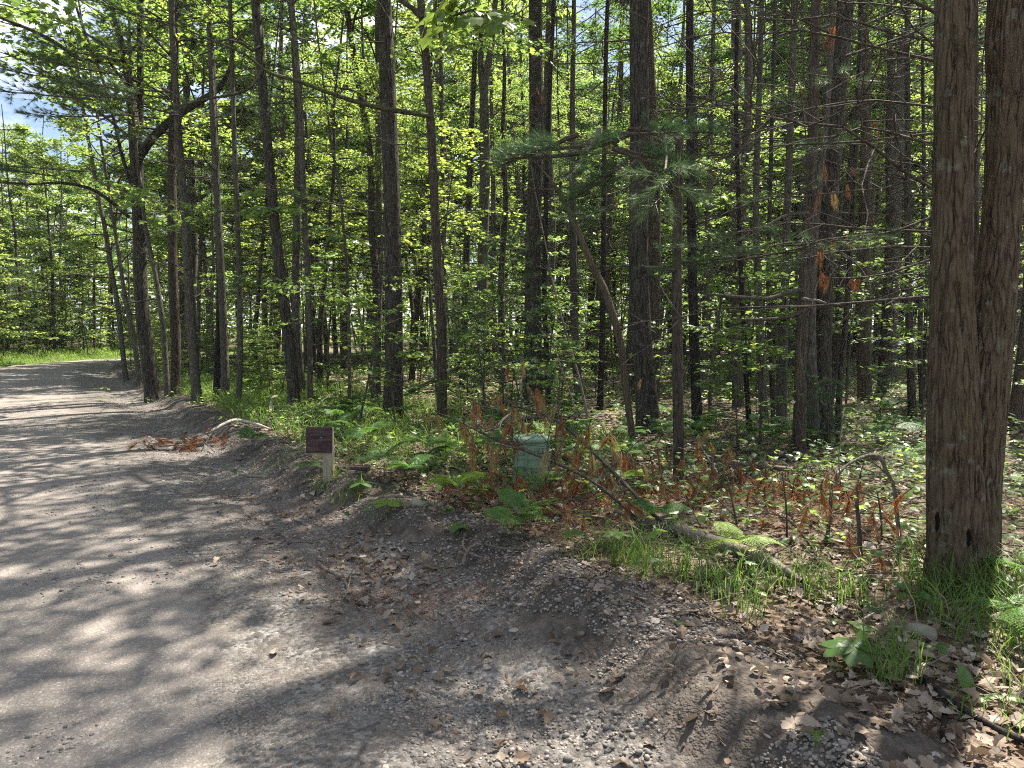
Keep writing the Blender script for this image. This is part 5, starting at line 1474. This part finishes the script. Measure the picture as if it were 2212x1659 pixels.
herb(1330, 1225, 'bushy oval-leaved plant left of the grass clump', [(L_OVALG, a, 5, .11) for a in (0, 60, 120, 180, 240, 300)], .22)
herb(665, 1045, 'broad-leaved plant just left of the brown sign post', [(L_BROAD, a, -4, .16) for a in (30, 100, 170, 250, 320)], .22)
herb(780, 1070, 'low broad-leaved plant right of the sign post', [(L_BROAD, a, -2, .15) for a in (0, 70, 150, 230, 300)], .12)
herb(1800, 1360, 'tiny round-leaved seedling in shaded litter', [(L_OVALG, a, 0, .05) for a in (40, 160, 280)], .05)
herb(1640, 1300, 'small heart-leaved seedling near the log tip', [(L_HEART, a, 0, .06) for a in (40, 200)], .06)
herb(2170, 1530, 'pale oval seedling leaf near the stick end', [(L_OVALG, a, 0, .08) for a in (80, 250)], .05)
herb(1760, 1620, 'pair of bright leaves low in the corner gravel', [(L_OVALG, a, 0, .05) for a in (40, 170, 280)], .04)

# ---------------------------------------------------------------- sign and pedestal
q = gp(710, 1052); dS = depth(q)
u = dS / F_PX
sign = thing('wooden_sign', 'blank dark brown square wooden board on a pale square post at the roadside', 'sign', q, None, RAD(3))
def box(sx, sy, sz, bevel=.0):
    x, y, z = sx / 2, sy / 2, sz / 2
    V = np.array([(a * x, b * y, c * z) for a in (-1, 1) for b in (-1, 1) for c in (-1, 1)], float)
    Q = np.array([(0, 1, 3, 2), (4, 6, 7, 5), (0, 4, 5, 1), (2, 3, 7, 6), (0, 2, 6, 4), (1, 5, 7, 3)])
    return V, None, Q
def bevelled(name, V, Q, mat, w):
    me = Geo().add(V, None, Q).mesh(name, mat, False)
    import bmesh
    bm = bmesh.new(); bm.from_mesh(me)
    bmesh.ops.bevel(bm, geom=bm.edges[:], offset=w, segments=2, affect='EDGES', profile=.5)
    bm.to_mesh(me); bm.free()
    return me
def wood(name, cols, sc, rough=.8, bump=.6):
    t = NT(name); p = t.obj(sc)
    w = t.noise(p, 1.0, 6, .62); f = t.noise(p, 4.0, 3, .6)
    c = t.ramp(w, [(.3, cols[0]), (.52, cols[1]), (.7, cols[2])])
    c = t.mix(t.ramp(t.noise(t.obj(), 9, 4, .6), [(.5, (0,)), (.75, (.35,))]), c, cols[3])
    return t.out(t.principled(c, rough, t.bump(t.math('ADD', w, t.math('MULTIPLY', f, .4)), bump, .008), .25))
m_board = wood('stained_brown_board', [(.022, .013, .013), (.060, .036, .034), (.125, .085, .077), (.14, .11, .10)], (4, 30, 42))
m_post = wood('pale_treated_post', [(.20, .175, .115), (.31, .275, .19), (.40, .36, .27), (.26, .25, .17)], (45, 45, 2.2))
m_bolt = NT('galvanised_bolt'); m_bolt = m_bolt.out(m_bolt.n('ShaderNodeBsdfPrincipled', {'Base Color': (.6, .58, .52, 1), 'Metallic': .8, 'Roughness': .45}).outputs[0])
hs = float(pt(710, 920, dS)[2] - q[2])
bw, bh, bt = 55 * u, 55 * u, .02
pw_ = 21 * u
zt = hs
V, _, Q = box(pw_, pw_, zt + .35 - .012)
post = link('post', bevelled('post', V, Q, m_post, .004), sign, (.004, 0, (zt - .012 - .35) / 2))
# board: plywood sheet with raised grain relief
nx, nz = 40, 60
gx, gz = np.meshgrid(np.linspace(-bw / 2, bw / 2, nx), np.linspace(-bh / 2, bh / 2, nz), indexing='ij')
rel = -.0028 * np.exp(-(noise3(gx * 9, gz * 130 + .6 * np.sin(gx * 26), 0, 3) / .25) ** 2) * sstep(.0, .4, fbm(gx * 9 + 2, gz * 14, 0, 2, 8) + .35)
Vf = np.c_[gx.ravel(), (-bt / 2 + -rel).ravel(), gz.ravel()]
i = np.arange(nx - 1)[:, None] * nz; j = np.arange(nz - 1)[None]
Qf = np.stack([i + j, i + nz + j, i + nz + j + 1, i + j + 1], -1).reshape(-1, 4)
gb = Geo().add(Vf, None, Qf)
Vb, _, Qb = box(bw - .001, bt - .003, bh - .001)
gb.add(Vb + [0, .0012, 0], None, Qb)
bx = (694.5 - 710) * u
board = link('board', gb.mesh('board', m_board, False), sign, (bx, -pw_ / 2 - bt / 2 - .002, zt - bh / 2))
for (ox, oz, r_b) in ((.022, .022, .0055),):
    V, T = ICO2
    link('bolt_head', Geo().add(V * [r_b, r_b * .5, r_b], T).mesh('bolt_head', m_bolt), board, (ox, -bt / 2 - .002, oz))
# the short dark plank lying in the grass behind the sign
qa, qb = gp(730, 1030), gp(790, 1016)
pl = thing('old_plank', 'short dark plank lying in the grass right of the sign post', 'plank', (qa + qb) / 2 + [0, 0, .05], None, RAD(-6))
V, _, Q = box(.36, .12, .05)
link('board', bevelled('board', V, Q, m_board, .006), pl); 
V, _, Q = box(.34, .10, .04)
link('support', bevelled('support', V, Q, m_post, .005), pl, (.01, .0, -.047))

# green utility pedestal
q = gp(1148, 1042); dP = depth(q); u = dP / F_PX
rp = 38.5 * u; hp = float(pt(1148, 950, dP)[2] - q[2])
ped = thing('utility_pedestal', 'pale green cylindrical utility pedestal with ribbed sides and a domed lid', 'utility box', q, None, RAD(8))
def plastic(name, c):
    t = NT(name); p = t.obj()
    n_ = t.noise(p, 5, 5, .6)
    col = t.mix(t.ramp(n_, [(.4, (0,)), (.75, (.5,))]), c, tuple(v * .62 + .02 for v in c))
    col = t.mix(t.ramp(t.noise(p, 38, 3, .6), [(.62, (0,)), (.75, (.35,))]), col, (.16, .15, .10))
    return t.out(t.principled(col, .55, t.bump(t.noise(p, 60, 3, .5), .1, .004), .35))
m_ped = plastic('pale_green_plastic', (.165, .245, .165))
m_latch = plastic('latch_green_plastic', (.17, .25, .19))  # slightly bluer green for the latch and recess plate
def lathe(prof, sides=56):
    prof = np.array(prof, float)
    th = np.arange(sides) * 2 * np.pi / sides
    V = np.stack([prof[:, 0:1] * np.cos(th)[None], prof[:, 0:1] * np.sin(th)[None], np.repeat(prof[:, 1:2], sides, 1)], -1).reshape(-1, 3)
    i = np.arange(len(prof) - 1)[:, None] * sides; j = np.arange(sides)[None]; k = (j + 1) % sides
    return V, None, np.stack([i + j, i + k, i + sides + k, i + sides + j], -1).reshape(-1, 4)
prof = [(rp * 1.06, -.2), (rp * 1.06, .03), (rp * 1.02, .04)]
nb = 4
for k in range(nb):
    z0, z1 = .05 + (hp - .09) * k / nb, .05 + (hp - .09) * (k + 1) / nb
    ro = rp * (1.03 - .012 * k)
    prof += [(ro * .965, z0), (ro * .965, z0 + (z1 - z0) * .48), (ro, z0 + (z1 - z0) * .52), (ro, z1 - .004)]
prof += [(rp * .96, hp - .035), (rp * .96, hp)]
link('body', Geo().add(*lathe(prof)).mesh('body', m_ped, False), ped)
lid = [(rp * .90, hp - .004), (rp * 1.035, hp - .004), (rp * 1.045, hp + .008), (rp * 1.04, hp + .022), (rp * 1.0, hp + .034), (rp * .90, hp + .043), (rp * .84, hp + .040), (rp * .78, hp + .046), (rp * .4, hp + .056), (.001, hp + .059)]
link('lid', Geo().add(*lathe(lid)).mesh('lid', m_ped, True), ped)
# hasp frame with recessed latch on the front, label plates and vertical seams
def on_front(name, az, z, w, h, t, mat, parent, out=0.0, bev=.003):
    V, _, Q = box(w, t, h)
    a = RAD(az)
    return link(name, bevelled(name, V, Q, mat, bev), parent, (math.sin(a) * (rp * 1.0 + out), -math.cos(a) * (rp * 1.0 + out), z), (0, 0, a))
zc = hp - .085
hasp = on_front('hasp', 28, zc, .085, .085, .012, m_ped, ped, .004)
for (ox, oz, w, h) in ((0, .037, .085, .011), (0, -.037, .085, .011), (-.037, 0, .011, .063), (.037, 0, .011, .063)):
    V, _, Q = box(w, .016, h); link('rim', bevelled('rim', V, Q, m_ped, .002), hasp, (ox, -.013, oz))
V, _, Q = box(.028, .02, .058); link('latch', bevelled('latch', V, Q, m_latch, .003), hasp, (.004, -.012, 0))
V, _, Q = box(.02, .004, .05); link('recess', bevelled('recess', V, Q, m_latch, .001), hasp, (-.022, -.0075, 0))
for az in (-62, -24, 62): on_front('seam_rib', az, hp * .5, .014, hp - .06, .014, m_ped, ped, .003)
for az, z in ((-45, hp - .10), (-45, hp - .22), (4, hp - .26)): on_front('plate', az, z, .07, .05, .008, m_ped, ped, .003)

# ---------------------------------------------------------------- stones
for k, (px, py, w, lab) in enumerate(((1990, 1378, 33, 'rounded mossy stone beside the grass by the big maple'), (2182, 1358, 36, 'stone half covered by a fern frond right of the big maple'), (905, 1096, 24, 'greyish stone behind the yellow-green fern'),
                                      (1338, 1308, 15, 'dark small stone at the edge of the gravel berm'), (22, 1236, 7, 'lone pale stone on the open road'), (547, 1265, 10, 'pale flat stone on the loose gravel'), (1212, 1070, 20, 'half-buried stone by the pedestal'))):
    q = gp(px, py); r_s = w * depth(q) / F_PX
    V, T = stone_mesh(70 + k, 2, .2)
    thing('stone', lab, 'stone', q + [0, 0, r_s * .25], 'stones on the ground', R.uniform(0, 3), None, Geo().add(V * np.array([1, .75, .6]) * r_s, T, tone=.5).mesh('stone', M['rock']))

# ---------------------------------------------------------------- fallen wood and dead pine brush
def ground_stick(name, label, cat, pts, mat, group=None, lift=.02, twigs=0, seed=0, sides=8, heights=None, depths=None):
    """pts: measured (x, y, width); each point sits on the ground unless heights gives its height above it"""
    global NR
    NR = np.random.default_rng(1000 + seed)
    W, rad = [], []
    for i, (px, py, w) in enumerate(pts):
        if depths is not None:
            p = pt(px, py, depths[i])
        else:
            p = gp(px, py)
        r = w * depth(p) / (2 * F_PX)
        if depths is None: p = p + [0, 0, r * .8 + lift * (heights[i] if heights else 1)]
        W.append(p); rad.append(r)
    W = np.array(W)
    o = W[0].copy(); o[2] = h1(o[0], o[1])
    root = thing(name, label, cat, o, group)
    P4 = np.c_[W - o, rad]
    link('stem', trunk_mesh(P4, sides, .05, seed + 3, M[mat], .1, 0, flare=0, name='stem'), root)
    path = smooth_path(P4, .08)
    for k in range(twigs):
        j = int(NR.uniform(.25, .95) * (len(path) - 1))
        tw = curve_branch(path[j, :3], NR.normal(0, 1, 3) * [1, 1, .6] + [0, 0, .35], NR.uniform(.2, .7), 5, .2, .15)
        link('twig', Geo().add(*tube(tw, np.linspace(.005, .0018, 6), 5)).mesh('twig', M['stick' if k % 3 == 0 else 'twig']), root)
    return root, path, o

log, lp, lo = ground_stick('fallen_log', 'grey fallen log tapering to a point in the grass near the berm', 'log', [(1732, 1280, 10), (1690, 1258, 22), (1643, 1234, 28), (1557, 1203, 27), (1461, 1165, 22), (1396, 1148, 16), (1330, 1122, 10)], 'stick', None, .05, 3, 1, 14)
def air_stick(name, label, cat, pts, mat, depths, group=None, twigs=0, seed=0):
    return ground_stick(name, label, cat, pts, mat, group, 0, twigs, seed, 8, None, depths)
dl = depth(gp(1461, 1163))
brush = []
brush.append(air_stick('dead_pine_branch', 'longest dead branch rising from the fallen log across the pedestal', 'branch', [(1470, 1168, 11), (1420, 1120, 10), (1349, 1045, 9), (1290, 985, 8), (1240, 938, 7), (1185, 900, 6), (1120, 880, 4), (1050, 872, 3)], 'twig', [dl, dl + .1, dl + .4, dl + .8, dl + 1.1, dl + 1.4, dl + 1.8, dl + 2.2], 'dead pine branches', 15, 21))
brush.append(air_stick('dead_pine_branch', 'dead branch crossing low in front of the pedestal', 'branch', [(1400, 1150, 9), (1340, 1088, 8), (1270, 1034, 7), (1200, 1000, 7), (1120, 968, 6), (1040, 935, 5), (985, 905, 3)], 'twig', [dl + .1, dl + .2, dl + .4, dl + .6, dl + .9, dl + 1.3, dl + 1.7], 'dead pine branches', 15, 22))
brush.append(air_stick('dead_pine_branch', 'dark crooked branch left of the pedestal', 'branch', [(1120, 1000, 8), (1060, 970, 8), (1000, 945, 7), (950, 930, 5), (880, 925, 3)], 'twig', [9.3, 9.4, 9.5, 9.6, 9.7], 'dead pine branches', 15, 23))
brush.append(air_stick('dead_pine_branch', 'dark forked branch behind the pedestal, bare of needles', 'branch', [(960, 1060, 6), (1010, 1000, 7), (1060, 935, 7), (1110, 890, 6), (1170, 870, 4)], 'twig', [8.2, 8.6, 9.0, 9.4, 9.8], 'dead pine branches', 15, 24))
brush.append(air_stick('dead_pine_branch', 'branch heavy with orange needles in the middle of the brush', 'branch', [(1560, 1190, 8), (1500, 1120, 8), (1440, 1070, 7), (1380, 1040, 6), (1320, 1030, 5), (1260, 1040, 3)], 'stick', [6.2, 6.4, 6.7, 6.9, 7.1, 7.2], 'dead pine branches', 15, 25))
brush.append(air_stick('dead_pine_branch', 'branch with orange needles left of the arched stem', 'branch', [(1800, 1160, 7), (1740, 1120, 7), (1660, 1080, 6), (1580, 1050, 5), (1500, 1040, 3)], 'stick', [6.1, 6.3, 6.6, 6.9, 7.1], 'dead pine branches', 15, 26))
brush.append(air_stick('dead_pine_branch', 'thin low branch of orange needles before the pedestal', 'branch', [(1330, 1150, 6), (1260, 1120, 6), (1180, 1110, 5), (1100, 1105, 4), (1020, 1110, 2)], 'stick', [6.4, 6.6, 6.7, 6.7, 6.6], 'dead pine branches', 15, 27))
brush.append(air_stick('dead_pine_branch', 'branch of orange needles rising behind the fallen log', 'branch', [(1640, 1200, 7), (1600, 1120, 7), (1560, 1040, 6), (1530, 990, 5), (1510, 960, 3)], 'stick', [6.1, 6.4, 6.8, 7.1, 7.3], 'dead pine branches', 15, 28))
brush.append(air_stick('dead_pine_branch', 'low tangle branch of orange needles near the arched stem', 'branch', [(1880, 1180, 6), (1820, 1130, 6), (1760, 1090, 5), (1700, 1100, 4), (1650, 1130, 3)], 'stick', [5.8, 6.0, 6.2, 6.3, 6.3], 'dead pine branches', 15, 29))

# hanging orange tufts: parts of the branch they hang on
def hang(root, path, o, n, rnd, kinds, smin=.8, smax=1.35, lo=.12):
    for k in range(n):
        j = int(rnd.uniform(lo, .98) * (len(path) - 1))
        off = np.array([rnd.gauss(0, .22), rnd.gauss(0, .24), rnd.gauss(.06, .16)])
        p = path[j, :3] + off
        w_ = p + o; dw = depth(w_)
        ux, uy = CX + F_PX * w_[0] / dw, CY - F_PX * float(np.dot(w_ - CAM, UPV)) / dw
        if 1095 < ux < 1200 and 925 < uy < 1015 and k % 4: continue
        gz_ = h1(p[0] + o[0], p[1] + o[1]) - o[2]
        p[2] = max(p[2], gz_ + .10)
        link('needle_tuft', TUFTS[rnd.choice(kinds)], root, p, (rnd.gauss(0, .3), rnd.gauss(0, .3), rnd.uniform(0, 6.28)), rnd.uniform(smin, smax) * 1.12)
        e = path[j, :3]
        tw = np.array([e, (e + p) / 2 + [rnd.gauss(0, .02), rnd.gauss(0, .02), .02], p + [-.02, 0, .04]])
        link('twig', Geo().add(*tube(tw, [.004, .003, .002], 4)).mesh('twig', M['stick' if k % 2 else 'twig']), root)
rnd = random.Random(31)
for (root, path, o), n, kinds in zip(brush, (30, 56, 8, 4, 60, 60, 60, 42, 60), ((2, 3, 3, 1), (2, 3, 1, 1), (3,), (3,), (0, 1, 1, 2, 4), (0, 0, 1, 2, 4), (0, 1, 2, 4), (1, 2, 3), (0, 0, 1, 4))):
    hang(root, path, o, n, rnd, kinds)
# brown needles shed on the floor under the brush
NR = np.random.default_rng(79)
g = Geo()
n = 9000
cs = [gp(a, b) for a, b in ((1150, 1090), (1250, 1090), (1350, 1080), (1450, 1070), (1560, 1080), (1680, 1090), (1780, 1120), (1080, 1060), (1230, 1140), (1870, 1150))]
k = NR.integers(0, len(cs), n)
C = np.array([[c[0], c[1]] for c in cs])
x, y = C[k, 0] + NR.normal(0, .38, n), C[k, 1] + NR.normal(0, .45, n)
a = NR.uniform(0, 6.28, n)
scatter(g, NEEDLE, np.c_[x, y, H(x, y) + .02 + .10 * NR.uniform(0, 1, n) ** 2.5], basis(np.c_[np.cos(a), np.sin(a), NR.normal(0, .35, n)], NR.uniform(-.5, .5, n)), np.c_[np.full(n, .003), NR.uniform(.07, .13, n), np.ones(n)], np.clip(NR.normal(.25, .2, n), 0, 1))
stuff('shed_needles', g.mesh('shed_needles', M['dead_needle'], False), '', forest_floor)
# tall bunch of tan needles in front of the pine behind the pedestal
bt_, bp, bo = air_stick('dead_pine_branch', 'upright stub hung with long tan needles just above the pedestal', 'branch', [(1112, 985, 6), (1106, 930, 6), (1108, 885, 5), (1118, 862, 3)], 'twig', [7.9, 7.95, 8.0, 8.05], 'dead pine branches', 2, 33)
for px, py in ((1100, 868), (1112, 872), (1120, 890), (1105, 900), (1125, 905), (1130, 915)):
    link('needle_tuft', TUFTS[3], bt_, pt(px, py, 7.9) - bo, (R.gauss(0, .2), R.gauss(0, .2), R.uniform(0, 6)), R.uniform(1.2, 1.7))

# arched dead stem and short stubs
da = depth(gp(1940, 1222))
air_stick('arched_dead_stem', 'dead stem bent over in an arch left of the big double maple', 'dead stem', [(1940, 1226, 11), (1942, 1160, 10), (1937, 1110, 9), (1930, 1048, 8), (1914, 1018, 9), (1903, 990, 9), (1882, 983, 8), (1858, 990, 7), (1832, 1003, 6), (1813, 1024, 5), (1806, 1050, 2)], 'stick', [da, da, da - .02, da - .03, da - .05, da - .06, da - .08, da - .1, da - .12, da - .14, da - .15], None, 7, 41)
for k, (px, py, tx, ty, w, lab) in enumerate(((1858, 1222, 1850, 1080, 11, 'stubby upright dead stem hung with orange needles beside the arch'), (1783, 1182, 1795, 1060, 9, 'dark upright twig stub left of the arch'), (1700, 1165, 1690, 1020, 5, 'thin upright dead twig among orange needles'), (1905, 1180, 1895, 1060, 5, 'thin dead twig inside the arch'),
                                             (1600, 1200, 1570, 1030, 5, 'thin leaning dead twig behind the log'), (1760, 1190, 1700, 1120, 5, 'bent dead twig by the dark stub'))):
    dd = depth(gp(px, py))
    rt, pth, o = air_stick('dead_twig', lab, 'twig', [(px, py + 4, w), ((px + tx) / 2 + 3, (py + ty) / 2, w * .9), (tx, ty, w * .7)], 'twig', [dd, dd, dd + .05], 'upright dead twigs', 2, 50 + k)
    if k < 2: hang(rt, pth, o, 5, rnd, (0, 1, 2), .8, 1.2, .5)

# sticks on the ground
STK = [
 ('dark_stick', 'dark wet stick with a stub, pointing at the big maple from the corner', 'stick', [(1996, 1480, 15), (2040, 1520, 16), (2100, 1560, 15), (2160, 1592, 15), (2215, 1618, 14)], 'bark_black', .015, 0),
 ('bleached_branch', 'bleached bare branch lying behind the litter pile by the road', 'branch', [(447, 954, 6), (495, 930, 8), (519, 926, 8), (557, 934, 6), (583, 944, 4)], 'bleach', .1, 3),
 ('curved_stick', 'short curved stick on the loose gravel', 'stick', [(688, 1222, 7), (706, 1240, 8), (728, 1250, 9), (746, 1264, 8)], 'stick', .01, 0),
 ('fallen_twig', 'pale twig hooked over the berm by the ferns', 'stick', [(1000, 1235, 8), (1012, 1205, 8), (1040, 1192, 6), (1090, 1196, 4), (1150, 1198, 3)], 'stick', .03, 1),
 ('fallen_twig', 'small curved twig on the berm crest', 'stick', [(1005, 1165, 4), (1000, 1190, 5), (1015, 1208, 5), (1040, 1216, 4)], 'stick', .03, 0),
 ('fallen_twig', 'stubby stick on the shoulder below the sign', 'stick', [(518, 1031, 7), (540, 1036, 8), (566, 1036, 6)], 'stick', .01, 0),
 ('fallen_twig', 'thin stick lying below the leaf pile', 'stick', [(600, 1122, 5), (625, 1126, 6), (650, 1136, 4)], 'twig', .01, 0),
 ('fallen_twig', 'dark straight twig beside the leaf drift', 'stick', [(620, 1180, 5), (660, 1178, 5), (700, 1184, 4)], 'twig', .01, 0),
 ('fallen_twig', 'forked twig poking from the leaf drift', 'stick', [(745, 1265, 6), (752, 1280, 5), (745, 1300, 5)], 'stick', .02, 1),
 ('fallen_log', 'long dark fallen trunk propped slanting behind the thick straight pine', 'log', None, None, 0, 0),
 ('fallen_log', 'low dark log lying across the floor left of the arch', 'log', [(1560, 1010, 10), (1640, 1022, 11), (1720, 1030, 9), (1790, 1046, 6)], 'stick', .05, 3),
 ('fallen_log', 'mossy log on the floor in front of the far stout trunk', 'log', [(1620, 985, 9), (1740, 1000, 10), (1840, 1005, 8), (1960, 990, 6)], 'twig', .03, 4),
 ('fallen_branch', 'fallen branch lying right of the close group of three', 'branch', [(1820, 1006, 6), (1880, 1000, 6), (1950, 985, 5), (2000, 1000, 4)], 'twig', .12, 4),
 ('fallen_branch', 'sunlit pale branch at the foot of the arched stem', 'branch', [(1800, 1200, 6), (1860, 1206, 6), (1920, 1196, 5), (1985, 1165, 4)], 'stick', .04, 2),
 ('fallen_branch', 'thin branch lying along the log near its thick end', 'branch', [(1400, 1190, 4), (1490, 1200, 5), (1580, 1215, 5), (1660, 1250, 4)], 'twig', .05, 2),
 ('fallen_branch', 'dark branch crossing the floor behind the snag foot', 'branch', [(1200, 900, 6), (1280, 870, 6), (1340, 866, 5), (1400, 878, 3)], 'twig', .12, 4),
 ('fallen_branch', 'thin dead branch in the litter left of the sign', 'branch', [(585, 910, 5), (589, 878, 6), (612, 870, 4)], 'bleach', .15, 1),
]
for k, (nm, lab, cat, pts, mat, lift, tw) in enumerate(STK):
    if pts is None:
        dd = depth(gp(810, 884))
        air_stick(nm, lab, cat, [(805, 888, 10), (869, 853, 10), (943, 818, 10), (1000, 788, 8), (1040, 770, 5)], 'twig', [dd, dd + .1, dd + .2, dd + .3, dd + .4], None, 6, 70)
    else:
        ground_stick(nm, lab, cat, pts, mat, 'sticks and fallen branches', lift, tw, 70 + k)
ground_stick('stick_stub', 'short stub leaning off the dark wet stick in the corner', 'stick', [(2044, 1525, 11), (2040, 1560, 12), (2036, 1602, 11)], 'bark_black', 'sticks and fallen branches', .006, 0, 99)
# bleached brush pile and brown litter heap
g0 = gp(700, 900)
pile = thing('brush_pile', 'small heap of bleached twigs at the foot of the thin grey maple', 'brush pile', g0, None)
NR = np.random.default_rng(77)
for k in range(26):
    a = NR.uniform(0, 3.14); L = NR.uniform(.3, .9)
    c = np.r_[NR.normal(0, .3), NR.normal(0, .18), NR.uniform(.02, .22)]
    tw = curve_branch(c - np.array([math.cos(a), math.sin(a), 0]) * L / 2, (math.cos(a), math.sin(a), NR.normal(0, .15)), L, 6, NR.normal(0, .3), .1)
    link('twig', Geo().add(*tube(tw, np.linspace(.011, .004, 7), 5)).mesh('twig', M['bleach' if k % 2 else 'stick']), pile)
g0 = gp(385, 972)
pile = thing('needle_heap', 'brown heap of dead pine twigs and needles at the road edge', 'debris heap', g0, None)
for k in range(34):
    a = NR.uniform(0, 6.28)
    c = np.r_[NR.normal(.1, .42), NR.normal(.1, .3), NR.uniform(.05, .2)]
    link('needle_tuft', TUFTS[(0, 1, 4, 0, 2)[k % 5]], pile, c, (NR.uniform(.6, 1.4), NR.normal(0, .5), a), NR.uniform(1.0, 1.7))
for k in range(14):
    a = NR.uniform(0, 3.14); L = NR.uniform(.4, 1.1)
    c = np.r_[NR.normal(.1, .3), NR.normal(.1, .2), NR.uniform(.02, .15)]
    tw = curve_branch(c - np.array([math.cos(a), math.sin(a), 0]) * L / 2, (math.cos(a), math.sin(a), NR.normal(0, .15)), L, 6, 0, .1)
    link('twig', Geo().add(*tube(tw, np.linspace(.008, .003, 7), 5)).mesh('twig', M['twig']), pile)
# brown needle drift on the shoulder
NR = np.random.default_rng(78)
g = Geo()
n = 5200
cx_ = [(735, 1215, .45), (640, 1110, .3), (860, 1290, .4), (560, 1075, .35), (700, 1150, .35), (930, 1300, .3)]
cs = [gp(a, b) for a, b, c in cx_]
k = NR.integers(0, len(cs), n)
C = np.array([[c[0], c[1]] for c in cs]); W_ = np.array([c[2] for c in cx_])
x, y = C[k, 0] + NR.normal(0, 1, n) * W_[k], C[k, 1] + NR.normal(0, 1, n) * W_[k] * .8
s, _ = road_s(x, y)
a = NR.uniform(0, 6.28, n)
scatter(g, NEEDLE, np.c_[x, y, height_s(s, x, y) + .022 + .008 * NR.uniform(0, 1, n)], basis(np.c_[np.cos(a), np.sin(a), NR.normal(0, .1, n)], NR.uniform(-.5, .5, n)), np.c_[np.full(n, .0022), NR.uniform(.06, .11, n), np.ones(n)], np.clip(NR.normal(.15, .12, n), 0, 1))
stuff('pine_needles', g.mesh('pine_needles', M['dead_needle'], False), 'brown drift of dry pine needles on the gravel shoulder')

relabel(in_group('mid-wood trees'), 'slim bare-stemmed trunk', ', standing farther back')
relabel(in_group('maple saplings among the trunks'), 'leafy maple sapling', ', among the trunks')
relabel(in_group('maple seedlings'), 'knee-high maple seedling', ', on the floor')
relabel(in_group('bare dead saplings'), 'thin leafless dead sapling', ', among the trunks')
relabel(in_group('bracken ferns on the forest floor'), 'green bracken fern', ', on the floor')
relabel(in_group('trees across the road'), 'tree across the road seen', ', far off')
relabel(in_group('young trees across the road'), 'bushy verge tree across the road', ', far off')
relabel(in_group('understory maples far back'), 'far bright understory maple', ', deep in')
relabel(in_group('roadside shrubs'), 'low leafy shrub', ', by the road bend')
relabel(in_group('distant forest trees'), 'distant leafy-crowned tree', ', deep in the woods')

# ---------------------------------------------------------------- air
t = NT('thin_haze')
o_ = t.t.nodes.new('ShaderNodeOutputMaterial')
vol = t.n('ShaderNodeVolumePrincipled', {'Color': (.80, .86, .92, 1), 'Density': .00035, 'Anisotropy': .3})
t.t.links.new(vol.outputs[0], o_.inputs['Volume'])
V, _, Q = box(2000, 2000, 28)
hz = link('haze', Geo().add(V, None, Q).mesh('haze', t.m, False), None, (0, 0, 12))
hz['kind'] = 'stuff'; hz['label'] = 'thin pale summer haze among the trees'
